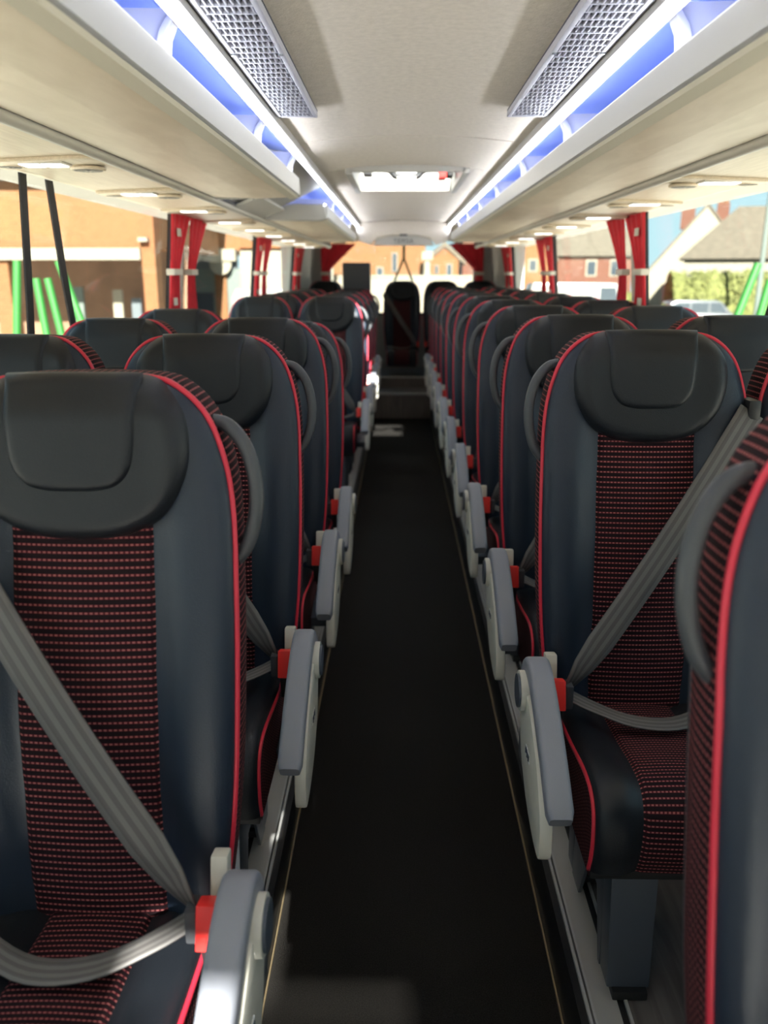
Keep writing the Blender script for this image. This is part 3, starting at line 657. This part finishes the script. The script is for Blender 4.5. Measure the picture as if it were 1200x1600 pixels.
    add('armrest_pivot', MB().cyl((0.264, -0.150, 0.580), 0.043, 'x', 0.056, 28), M_CREAM, 'auto', 0, None, True)
    add('pivot_cap', MB().cyl((0.294, -0.150, 0.580), 0.036, 'x', 0.006, 28), M_LEG, 'auto', 0, 'armrest_pivot', True)
    sp = catmull([(-0.105, 0.585), (-0.108, 0.52), (-0.145, 0.435), (-0.235, 0.375), (-0.32, 0.352), (-0.385, 0.348), (-0.408, 0.358), (-0.412, 0.39), (-0.40, 0.44), (-0.34, 0.51), (-0.25, 0.565), (-0.16, 0.600)], 3, True)
    add('side_panel', MB().prism(sp, 'x', 0.256, 0.282), M_CREAM, False, 0.006, None, True)
    st_ = MB(); xs = 0.2828
    st_.box(xs - 0.001, xs, -0.262, -0.215, 0.470, 0.490)
    add('sticker', st_, M_WHITE, False, 0, 'side_panel', True)
    ic = MB()
    for (ya, yb, za, zb) in ((-0.262, -0.252, 0.476, 0.489), (-0.252, -0.249, 0.471, 0.480), (-0.246, -0.241, 0.474, 0.487), (-0.237, -0.234, 0.471, 0.489), (-0.230, -0.220, 0.476, 0.489), (-0.219, -0.216, 0.471, 0.482)):
        ic.box(xs, xs + 0.0008, ya, yb, za, zb)
    add('sticker_print', ic, M_NAVY, False, 0, 'side_panel', True)
    add('buckle_holder', MB().prism([(-0.095, 0.50), (-0.06, 0.50), (-0.030, 0.615), (-0.062, 0.622)], 'x', 0.196, 0.222), M_CREAM, False, 0.004, None, True)
    add('side_bracket', MB().prism([(-0.20, 0.365), (-0.1, 0.38), (0.04, 0.38), (0.04, 0.31), (-0.1, 0.31), (-0.18, 0.325)], 'x', 0.186, 0.256), M_LEG, False, 0.003, None, True)
    for (ya, yb) in ((-0.375, -0.315), (-0.03, 0.03)):
        add('leg', MB().prism([(0.030, 0.02), (0.118, 0.02), (0.128, 0.32), (0.034, 0.32)], 'y', ya, yb), M_LEG, False, 0.004, None, True)
        add('foot', MB().box(0.036, 0.108, ya - 0.014, yb + 0.01, 0.0, 0.022), M_BLACK, False, 0.004, 'leg', True)
    add('leg_plate', MB().prism([(-0.315, 0.30), (-0.03, 0.30), (-0.03, 0.02), (-0.10, 0.02), (-0.17, 0.17), (-0.25, 0.17), (-0.300, 0.02), (-0.315, 0.02)], 'x', 0.112, 0.120), M_LEG, False, 0.0015, None, True)
    hp = catmull([(0.180, 0.145, 1.246), (0.215, 0.136, 1.240), (0.243, 0.126, 1.208), (0.257, 0.117, 1.160), (0.257, 0.110, 1.110), (0.243, 0.104, 1.060), (0.214, 0.099, 1.026)], 5)
    add('grab_handle', MB().tube(hp, 0.0115, 12), M_HANDLE, True, 0, None, True)
    # window seat support
    add('wall_leg', MB().prism([(-0.05, 0.0), (0.05, 0.0), (0.06, 0.31), (-0.06, 0.31)], 'y', -0.30, -0.22), M_LEG, False, 0.004, None, False)
    return P
_SEAT = seat_meshes(); SEATM = {}
def seat_data(sx):
    if sx not in SEATM:
        SEATM[sx] = [(nm, mb.mesh(nm, m, sm, sx, bv), par, aisle) for nm, mb, m, sm, bv, par, aisle, lb in _SEAT]
    return SEATM[sx]
def place_seat(side, aisle, x, y, z, label, group, legs=True):
    """side -1: left of the aisle (aisle on +x); +1: right of the aisle (aisle on -x)"""
    sx = -side
    t = thing('coach_seat', label, 'seat', (x, y, z), group); last = {}
    for nm, me, par, need in seat_data(sx):
        if need is not None and need != aisle: continue
        if not legs and nm in ('wall_leg', 'leg', 'foot', 'leg_plate'): continue
        if not aisle and nm in ('lap_belt',) and False: continue
        o = link(nm, me, last.get(par, t) if par else t)
        last[nm] = o
    return t
SXC = 0.5185; SXW = 0.992
PLAT = 0.16
RY = [0.69, 1.77, 2.51] + [3.33 + 0.80 * k for k in range(8)]
LY = [1.115, 1.955, 2.76, 3.565] + [5.78 + 0.80 * k for k in range(5)]
for i, y in enumerate(RY):
    place_seat(1, True, SXC, y, PLAT + 0.002, 'black and red %s aisle seat from the front on the right side of the aisle' % ORD[i], 'right aisle seats')
    place_seat(1, False, SXW, y, PLAT, 'black and red %s window seat from the front along the right windows' % ORD[i], 'right window seats')
for i, y in enumerate(LY):
    dz = -0.012 if i != 3 else -0.055
    place_seat(-1, True, -SXC + 0.008, y, PLAT_L + 0.002 + (dz if i == 3 else 0), 'black and red %s aisle seat from the front on the left side of the aisle' % ORD[i], 'left aisle seats', legs=True)
    place_seat(-1, False, -SXW, y, PLAT_L, 'black and red %s window seat from the front along the left windows' % ORD[i], 'left window seats')
for x, lb in ((0.0, 'black and red seat in the middle of the rear bench facing down the aisle'), (-0.96, 'black and red rear bench seat in the left rear corner'), (0.50, 'black and red rear bench seat just right of the middle one'), (0.98, 'black and red rear bench seat in the right rear corner')):
    place_seat(-1 if x <= 0 else 1, False, x, 10.72, 0.21, lb, 'rear bench seats', legs=False)

# tall dark cabinet near the rear
cb = thing('cabinet', 'tall dark grey cabinet standing behind the last left aisle seat', 'cabinet', (-0.52, 9.82, 0.29))
part('body', MB().box(-0.155, 0.155, -0.10, 0.16, 0.0, 1.445), M_CAB, cb, bevel=0.01)
d_ = part('door', MB().box(-0.145, 0.145, -0.114, -0.1005, 0.05, 1.40), M_CAB, cb, bevel=0.004)
part('handle', MB().box(0.105, 0.12, -0.128, -0.114, 0.66, 0.78), M_STEEL, d_, bevel=0.003)

# ------------------------------------------------------------------ curtains
def curtain(s, y0t, y1t, y0m, y1m, y0b, y1b, label, tagged):
    t = thing('curtain', label, 'curtain', (0, 0, 0), 'red window curtains')
    ZT, ZM, ZB = 1.895, 1.615, 1.22
    def edge(z):
        if z > ZM: k = ((z - ZM) / (ZT - ZM)) ** 1.25; return y0m + (y0t - y0m) * k, y1m + (y1t - y1m) * k
        k = min(1, (ZM - z) / 0.25); k = k * k * (3 - 2 * k); return y0m + (y0b - y0m) * k, y1m + (y1b - y1m) * k
    def f(u, v, off):
        z = ZT + (ZB - ZT) * v; a, b = edge(z); amp = 0.010
        return (s * (wall_x(z) - 0.030 - amp * math.sin(u * 6.28 * 3.5) - off), a + (b - a) * u, z)
    mb = MB(); mb.grid(lambda u, v: f(u, v, 0.0), 42, 36); mb.grid(lambda u, v: f(u, v, 0.003), 42, 36)
    for uu in (0, 1): mb.grid(lambda u, v: f(uu, v, 0.003 * u), 1, 36)
    part('drape', mb, M_CURT, t, smooth='auto')
    a, b = edge(ZM); xx = wall_x(ZM) - 0.030
    part('tie_band', MB().box(s * (xx - 0.024), s * (xx + 0.018), a - 0.012, b + 0.012, ZM - 0.015, ZM + 0.015), M_TAG, t, bevel=0.004)
    if tagged:
        for zc in (1.80, 1.475):
            a, b = edge(zc); xx = wall_x(zc) - 0.046; yc = a + 0.32 * (b - a)
            part('label_patch', MB().box(s * (xx - 0.002), s * xx, yc - 0.035, yc + 0.035, zc - 0.018, zc + 0.018), M_TAG, t)
    return t
for s, side in ((-1, 'left'), (1, 'right')):
    for k, (i, nm) in enumerate(((3, 'nearest'), (4, 'middle'), (5, 'rearmost'))):
        y = PIL[i]
        curtain(s, y - 0.27, y + 0.085, y - 0.26, y - 0.12, y - 0.27, y - 0.08, 'red tied curtain in front of the %s %s window pillar' % (nm, side), True)
        curtain(s, y + 0.10, y + 0.48, y + 0.09, y + 0.20, y + 0.09, y + 0.30, 'red curtain swept back just behind the %s %s window pillar' % (nm, side), False)
for s, side in ((-1, 'left'), (1, 'right')):
    t = thing('rear_curtain', 'red curtain swept to the %s corner of the rear window' % side, 'curtain', (0, YR - 0.06, 0), 'rear window curtains')
    mb = MB()
    def f(u, v):
        z = 1.985 - 0.85 * v; w_ = 0.36 * (1 - min(1, v / 0.42)) ** 1.1 + 0.09 + 0.05 * max(0, (v - 0.42))
        xo = 1.04 - 0.22 * sstep(0.4, 1.0, v) * 0
        return (s * (xo - w_ * u), -0.012 * math.sin(u * 18), z)
    mb.grid(f, 24, 30); mb.grid(lambda u, v: (f(u, v)[0], f(u, v)[1] + 0.004, f(u, v)[2]), 24, 30)
    part('drape', mb, M_CURT, t, smooth='auto')
    part('tie_band', MB().box(s * 0.94, s * 1.05, -0.02, 0.02, 1.60, 1.64), M_TAG, t, bevel=0.004)

# straps
tag(link('window_strap', MB().ribbon([(-1.130, 2.57, 1.885), (-1.165, 2.60, 1.5), (-1.218, 2.62, 0.90)], [(0, 1, 0)] * 3, 0.044, 0.003).mesh('window_strap', M_RUBBER)), 'upright dark strap hanging in the left window nearest the camera', 'strap')
tag(link('window_strap', MB().ribbon([(-1.130, 2.76, 1.885), (-1.152, 2.86, 1.6), (-1.190, 3.05, 1.2), (-1.205, 3.10, 1.05)], [(0, 1, 0)] * 4, 0.05, 0.003).mesh('window_strap', M_RUBBER)), 'slanting dark strap hanging in the left window above the seats', 'strap')
tag(link('window_strap', MB().ribbon([(1.130, 2.54, 1.885), (1.152, 2.70, 1.6), (1.190, 2.98, 1.2), (1.205, 3.06, 1.05)], [(0, 1, 0)] * 4, 0.06, 0.003).mesh('window_strap', M_RUBBER)), 'slanting dark strap hanging in the right window', 'strap')
rs = thing('rear_strap', 'dark green Y-shaped strap hanging in the rear window', 'strap', (0, 10.9, 0))
M_DGREEN = mat('dark_green_strap', (0.02, 0.10, 0.045), 0.7)
part('stem', MB().tube([(0.02, 0, 2.045), (0.02, 0, 1.80)], 0.018, 8), M_DGREEN, rs, smooth='auto')
part('branch', MB().tube([(0.02, 0, 1.81), (-0.10, 0, 1.52)], 0.013, 8), M_DGREEN, rs, smooth='auto')
part('branch', MB().tube([(0.02, 0, 1.81), (0.14, 0, 1.50)], 0.013, 8), M_DGREEN, rs, smooth='auto')

# ------------------------------------------------------------------ outside
GZ = -1.2
struct('ground', MB().box(-90, 90, -40, 140, GZ - 0.2, GZ), M_TARMAC, 'pale concrete forecourt outside')
def PX(px, Y): return (px - 624) * Y * 0.00074 - 0.035
def PZ(py, Y): return 1.6 - (py - 430) * Y * 0.000711

# brick garage on the left
Y = 17.0; SHOP_X0, SHOP_X1 = -16.0, PX(243, Y)
b = thing('garage_building', 'orange brick garage with white fascia band and wide opening', 'building', (0, Y, GZ))
zf1, zf0, zt = PZ(388, Y) - GZ, PZ(406, Y) - GZ, PZ(284, Y) - GZ
part('upper_wall', MB().box(SHOP_X0, SHOP_X1, 0, 6, zf1, zt), M_BRICK, b)
part('roof', MB().prism([(SHOP_X0 - 0.3, zt), (SHOP_X1 + 0.1, zt), (SHOP_X1 - 0.2, zt + 0.9), (SHOP_X0, zt + 0.9)], 'y', -0.3, 6.3), M_LIP, b)
part('eaves', MB().box(SHOP_X0 - 0.3, SHOP_X1 + 0.15, -0.35, 0.0, zt - 0.02, zt + 0.18), M_BLUEG, b)
part('fascia', MB().box(SHOP_X0, PX(222, Y), -0.15, 0.0, zf0, zf1), M_WRENDER, b)
part('pier', MB().box(PX(222, Y), SHOP_X1, -0.02, 0.4, 0, zf1), M_BRICK, b)
part('pier', MB().box(PX(-14, Y), PX(10, Y), -0.02, 0.4, 0, zf0), M_BRICK, b)
part('back_wall', MB().box(SHOP_X0, SHOP_X1, 2.5, 2.7, 0, zf1), M_BROWN, b)
for px, py0, py1, m in ((128, 455, 520, M_WRENDER), (160, 470, 520, M_BLUEG), (196, 460, 520, M_TEAL), (60, 450, 520, M_TEAL)):
    part('stacked_panel', MB().box(PX(px, Y), PX(px + 16, Y), 1.6, 1.7, 0, PZ(py0, Y) - GZ), m, b)
part('wall_lamp', MB().box(PX(222, Y), PX(236, Y), -0.2, -0.02, PZ(378, Y) - GZ, PZ(372, Y) - GZ), M_WRENDER, b)
# workshop beyond it
Y = 24.0
b = thing('workshop_building', 'brick workshop with pale teal front and dark doorway', 'building', (0, Y, GZ))
X0, X1 = PX(225, Y), PX(520, Y)
part('upper_wall', MB().box(X0, X1, 0, 6, PZ(392, Y) - GZ, PZ(352, Y) - GZ), M_BRICK, b)
part('roof', MB().prism([(-0.3, PZ(352, Y) - GZ), (3, PZ(352, Y) - GZ + 2.2), (6.2, PZ(352, Y) - GZ)], 'x', X0, X1), M_LIP, b)
part('awning', MB().box(X0, PX(372, Y), -0.4, 0, PZ(408, Y) - GZ, PZ(390, Y) - GZ), M_WRENDER, b)
part('band', MB().box(X0, PX(372, Y), -0.05, 0, PZ(420, Y) - GZ, PZ(408, Y) - GZ), M_BLUEG, b)
part('front_panel', MB().box(X0, PX(376, Y), -0.02, 0.1, 0, PZ(419, Y) - GZ), M_TEAL, b)
part('doorway', MB().box(PX(292, Y), PX(331, Y), -0.06, 0.0, 0, PZ(458, Y) - GZ), M_DARKG, b)
part('pier', MB().box(PX(336, Y), PX(354, Y), -0.12, 0.1, 0, PZ(428, Y) - GZ), M_BRICK, b)
part('side_wall', MB().box(PX(376, Y), X1, 0.0, 0.2, 0, PZ(388, Y) - GZ), M_WRENDER, b)
part('round_sign', MB().cyl((PX(348, Y), -0.3, PZ(412, Y) - GZ), 0.30, 'y', 0.06, 24), M_WRENDER, b, smooth='auto')
for px in (318, 392, 430, 460):
    wdo = part('window', MB().box(PX(px, Y), PX(px + 13, Y), -0.05, 0, PZ(376, Y) - GZ, PZ(358, Y) - GZ), M_WRENDER, b)
    part('pane', MB().box(PX(px + 2, Y), PX(px + 11, Y), -0.07, -0.05, PZ(374, Y) - GZ, PZ(360, Y) - GZ), M_DARKG, wdo)
def van(x, y, label, L=4.6, H=2.1, paint=M_CARW, rz=0):
    t = thing('van', label, 'van', (x, y, GZ), None, rz)
    hw = 0.9
    pr = [(-L / 2, 0.35), (L / 2 - 0.1, 0.35), (L / 2, 0.9), (L / 2 - 0.7, 1.15), (L / 2 - 1.3, H - 0.05), (L / 2 - 1.6, H), (-L / 2 + 0.1, H), (-L / 2, H - 0.2)]
    bd = MB(); bd.add([(a, -hw, c) for a, c in pr] + [(a, hw, c) for a, c in pr], [tuple(range(8)), tuple(range(15, 7, -1))] + [(i, (i + 1) % 8, 8 + (i + 1) % 8, 8 + i) for i in range(8)])
    part('body', bd, paint, t, bevel=0.06)
    part('side_window', MB().prism([(L / 2 - 1.25, 1.2), (L / 2 - 1.5, H - 0.2), (L / 2 - 2.2, H - 0.2), (L / 2 - 2.2, 1.2)], 'y', -hw - 0.01, -hw + 0.02), M_DARKG, t)
    for a in (-L / 2 + 0.8, L / 2 - 0.8):
        w_ = part('wheel', MB().cyl((a, -hw + 0.1, 0.33), 0.33, 'y', 0.24, 20), M_TYRE, t, smooth='auto'); part('hub', MB().cyl((a, -hw - 0.03, 0.33), 0.18, 'y', 0.03, 14), M_CARS, w_, smooth='auto')
    return t
def car(x, y, label, paint, rz=0):
    t = thing('car', label, 'car', (x, y, GZ), None, rz)
    hw = 0.86
    pr = [(-2.1, 0.3), (2.0, 0.3), (2.1, 0.7), (1.9, 0.92), (1.0, 1.02), (-2.0, 1.05), (-2.12, 0.8)]
    n = len(pr)
    def solid(p, h): 
        m = len(p); return MB().add([(a, -h, c) for a, c in p] + [(a, h, c) for a, c in p], [tuple(range(m)), tuple(range(2 * m - 1, m - 1, -1))] + [(i, (i + 1) % m, m + (i + 1) % m, m + i) for i in range(m)])
    part('body', solid(pr, hw), paint, t, bevel=0.07)
    part('cabin', solid([(1.05, 1.0), (0.45, 1.58), (0.2, 1.64), (-1.6, 1.64), (-1.95, 1.5), (-2.02, 1.0)], hw - 0.1), paint, t, bevel=0.05)
    for a, b_ in ((-1.85, -1.05), (-0.95, -0.15), (-0.05, 0.75)):
        part('side_window', MB().prism([(a, 1.08), (b_ + (0.0 if b_ < 0.5 else 0.05), 1.08), (b_ - (0 if b_ < 0.5 else 0.35), 1.52), (a + (0.12 if a < -1.5 else 0), 1.52)], 'y', -hw + 0.085, -hw + 0.11), M_DARKG, t)
    for a in (-1.35, 1.35):
        w_ = part('wheel', MB().cyl((a, -hw + 0.08, 0.31), 0.31, 'y', 0.22, 20), M_TYRE, t, smooth='auto'); part('hub', MB().cyl((a, -hw - 0.04, 0.31), 0.17, 'y', 0.03, 14), M_CARS, w_, smooth='auto')
    return t
van(PX(486, 21), 21.0, 'white van parked by the workshop beyond the left windows', 3.6, 2.5)

# behind the rear window: brick houses and a white wall
Y = 34.0
def house(x0, x1, y, z_eave, z_ridge, wall, roof, label, depth=7.0, gable_front=False, chim=(), wins=(), name='house', door=None, rz=0.0, hip=0.0):
    ox = x0 if rz else 0.0; x0 -= ox; x1 -= ox; chim = [(a - ox, b - ox, c, d, e) for a, b, c, d, e in chim]
    t = thing(name, label, 'house', (ox, y, GZ), None, rz); ze, zr = z_eave - GZ, z_ridge - GZ
    if gable_front:
        xm = (x0 + x1) / 2
        part('wall', MB().prism([(x0, 0), (x1, 0), (x1, ze), (xm, zr), (x0, ze)], 'y', 0, depth), wall, t)
        sl = (zr - ze) / (xm - x0)
        for sgn in (-1, 1):
            xe = x0 - 0.3 if sgn < 0 else x1 + 0.3; zz_ = ze - 0.3 * sl
            part('roof_slope', MB().prism([(xe, zz_), (xm, zr), (xm, zr + 0.2), (xe, zz_ + 0.2)], 'y', -0.1 if True else 0, depth + 0.2), roof, t)
    else:
        part('wall', MB().box(x0, x1, 0, depth, 0, ze), wall, t)
        if hip:
            e0, e1, d0, d1, zb = x0 - 0.3, x1 + 0.3, -0.4, depth + 0.4, ze - 0.1
            part('roof', MB().add([(e0, d0, zb), (e1, d0, zb), (e1, d1, zb), (e0, d1, zb), (x0 + hip, depth / 2, zr), (x1 - hip, depth / 2, zr)], [(0, 1, 5, 4), (1, 2, 5), (2, 3, 4, 5), (3, 0, 4), (3, 2, 1, 0)]), roof, t)
        else:
            part('roof', MB().prism([(-0.4, ze - 0.1), (depth / 2, zr), (depth + 0.4, ze - 0.1)], 'x', x0 - 0.2, x1 + 0.2), roof, t)
    for (xa, xb, za, zb, dy) in chim:
        c = part('chimney', MB().box(xa, xb, dy, dy + 0.9, za - GZ, zb - GZ), M_BRICK2, t)
        for f_ in (0.3, 0.7):
            part('chimney_pot', MB().cyl((xa + (xb - xa) * f_, dy + 0.45, zb - GZ + 0.25), 0.16, 'z', 0.5, 10), M_BRICK, c, smooth='auto')
    for (xa, xb, za, zb) in wins:
        f = part('window', MB().box(xa, xb, -0.06, 0.02, za - GZ, zb - GZ), M_WRENDER, t)
        bw = (xb - xa) * 0.14
        part('pane', MB().box(xa + bw, xb - bw, -0.09, -0.06, za - GZ + bw, zb - GZ - bw), M_DARKG, f)
    if door:
        part('front_door', MB().box(door[0], door[1], -0.08, 0.02, 0, door[2] - GZ), M_WRENDER, t)
    return t
house(PX(470, Y), PX(664, Y), Y, 4.6, 6.5, M_BRICK, M_ROOF, 'orange brick house filling the rear window behind the cabinet', wins=((PX(588, Y), PX(599, Y), PZ(433, Y), PZ(417, Y)), (PX(612, Y), PX(621, Y), PZ(425, Y), PZ(395, Y)), (PX(560, Y), PX(568, Y), PZ(426, Y), PZ(412, Y))))
house(PX(672, Y + 3), PX(716, Y + 3), Y + 3, PZ(405, Y + 3), PZ(386, Y + 3), M_BRICK, M_ROOF, 'small orange brick gabled house seen at the right of the rear window', gable_front=True, wins=((PX(697, Y + 3), PX(706, Y + 3), PZ(434, Y + 3), PZ(412, Y + 3)), (PX(679, Y + 3), PX(685, Y + 3), PZ(428, Y + 3), PZ(414, Y + 3))))
house(PX(722, Y + 8), PX(775, Y + 8), Y + 8, 3.6, 5.4, M_BRICK2, M_ROOF, 'dark red brick house hidden behind the right rear corner panel')
t = thing('drain_pipe', 'white downpipe between the two brick houses behind', 'pipe', (PX(667, 33), 33.0, GZ))
part('pipe', MB().tube([(0, 0, 0), (0, 0, PZ(402, 33) - GZ)], 0.13, 10), M_WRENDER, t, smooth='auto'); part('hopper', MB().box(-0.2, 0.2, -0.2, 0.2, PZ(402, 33) - GZ - 0.1, PZ(402, 33) - GZ + 0.2), M_WRENDER, t)
t = thing('boundary_wall', 'low white rendered wall across the yard behind the coach', 'wall', (0, 27.0, GZ))
part('wall', MB().box(PX(480, 27), PX(800, 27), 0, 0.25, 0, PZ(434, 27) - GZ), M_WRENDER, t); part('coping', MB().box(PX(480, 27), PX(800, 27), -0.05, 0.3, PZ(434, 27) - GZ, PZ(434, 27) - GZ + 0.07), M_WRENDER, t)

# right side
Y = 58.0
house(PX(1004, Y), PX(1004, Y) + 7.2, Y, PZ(432, Y), PZ(326, Y), M_WRENDER, M_ROOF, 'white gabled house with two red chimneys', gable_front=True, rz=-0.33, chim=((PX(1004, Y) + 2.0, PX(1004, Y) + 2.85, PZ(360, Y), PZ(314, Y), 0.3), (PX(1004, Y) + 4.15, PX(1004, Y) + 4.9, PZ(365, Y), PZ(322, Y), 0.3)))
Y = 47.6
house(PX(1064, Y), PX(1064, Y) + 13.0, Y, PZ(402, Y), PZ(320, Y), M_WRENDER, M_ROOF, 'long low house with broad grey-brown hipped roof', depth=7, rz=-0.33, hip=2.6)
Y = 56.0
house(PX(868, Y), PX(985, Y), Y, PZ(398, Y), PZ(345, Y), M_BRICK2, M_ROOF, 'red brick house with a white window seen between the right curtains', wins=((PX(913, Y), PX(930, Y), PZ(432, Y), PZ(406, Y)), (PX(950, Y), PX(964, Y), PZ(432, Y), PZ(406, Y))))
Y = 50.0
house(PX(798, Y), PX(862, Y), Y, PZ(400, Y), PZ(362, Y), M_BRICK, M_ROOF, 'orange brick gabled house seen by the rearmost right curtains', gable_front=True, wins=((PX(824, Y), PX(838, Y), PZ(425, Y), PZ(405, Y)),))
def hedge(x0, x1, y, z, label):
    t = thing('hedge', label, 'hedge', ((x0 + x1) / 2, y, GZ))
    W = (x1 - x0) / 2; H = z - GZ; rnd = random.Random(int(x0 * 10))
    mb = MB()
    def f(u, v):
        a = 2 * math.pi * v; x = -W + 2 * W * u
        k = 1 + 0.10 * math.sin(x * 3.1) + 0.08 * math.sin(x * 7.7 + a * 3) + rnd.uniform(-0.05, 0.05)
        return (x, 0.8 * k * math.cos(a), max(0, H * 0.5 * (1 + k * math.sin(a))))
    mb.grid(f, 60, 20)
    part('leaves', mb, M_HEDGE, t)
    lf = MB()
    for k in range(900):
        x = rnd.uniform(-W, W); a = rnd.uniform(0, math.pi); r_ = rnd.uniform(0.98, 1.12)
        c = Vector((x, -0.8 * r_ * abs(math.cos(a)), H * 0.5 * (1 + r_ * math.sin(a)))); q = Vector((rnd.uniform(-1, 1), rnd.uniform(-1, 1), rnd.uniform(-1, 1))).normalized() * 0.12
        p_ = q.orthogonal().normalized() * 0.08
        lf.add([c - q, c + p_, c + q, c - p_], [(0, 1, 2, 3)])
    o = part('leaf_sprays', lf, M_HEDGE, t); o['kind'] = 'stuff'
    return t
hedge(PX(1045, 44), PX(1260, 44), 44, PZ(428, 44), 'yellow-green hedge in front of the long low house')
hedge(PX(930, 46), PX(1010, 46), 46.5, PZ(462, 44), 'low green hedge near the white van')
car(PX(1105, 42), 42.0, 'silver estate car parked in front of the yellow-green hedge', M_CARS)
car(PX(1255, 39), 38.0, 'white car parked at the far right by the hedge', M_CARW, math.pi)
van(PX(915, 41), 41.0, 'white van parked below the red brick house', 5.4, 2.45)
t = thing('lamp_post', 'slim pale lamp post beside the long low house', 'lamp post', (PX(1184, 40), 40.0, GZ))
part('pole', MB().tube([(0, 0, 0), (0, 0, PZ(300, 40) - GZ)], [0.14, 0.09], 10), M_TEAL, t, smooth='auto'); part('lantern', MB().box(-0.35, 0.1, -0.12, 0.12, PZ(300, 40) - GZ, PZ(300, 40) - GZ + 0.14), M_TEAL, t, bevel=0.03)
# bright green poles outside the near windows
def gpole(px0, py0, px1, py1, Yd, label):
    p0 = Vector((PX(px0, Yd), Yd, PZ(py0, Yd))); p1 = Vector((PX(px1, Yd), Yd, PZ(py1, Yd)))
    d = (p1 - p0); k = (GZ - p0.z) / d.z; p1 = p0 + d * k
    t = thing('green_pole', label, 'pole', p1, 'bright green leaning poles')
    part('shaft', MB().tube([Vector((0, 0, 0)), p0 - p1], 0.035, 10), M_GREEN, t, smooth='auto'); part('foot_plate', MB().box(-0.12, 0.12, -0.12, 0.12, 0, 0.03), M_GREEN, t)
gpole(25, 407, 12, 515, 7.5, 'bright green pole leaning leftmost outside the left window')
gpole(52, 435, 58, 515, 7.6, 'short bright green pole left of the slanting dark strap')
gpole(70, 435, 82, 518, 7.7, 'short bright green pole behind the slanting dark strap')
gpole(90, 408, 118, 508, 7.5, 'bright green pole leaning right of the slanting dark strap')
gpole(1178, 412, 1155, 495, 7.5, 'bright green pole leaning outside the right window, left of the dark strap')
gpole(1199, 438, 1190, 495, 7.5, 'bright green pole at the right picture edge outside the window')
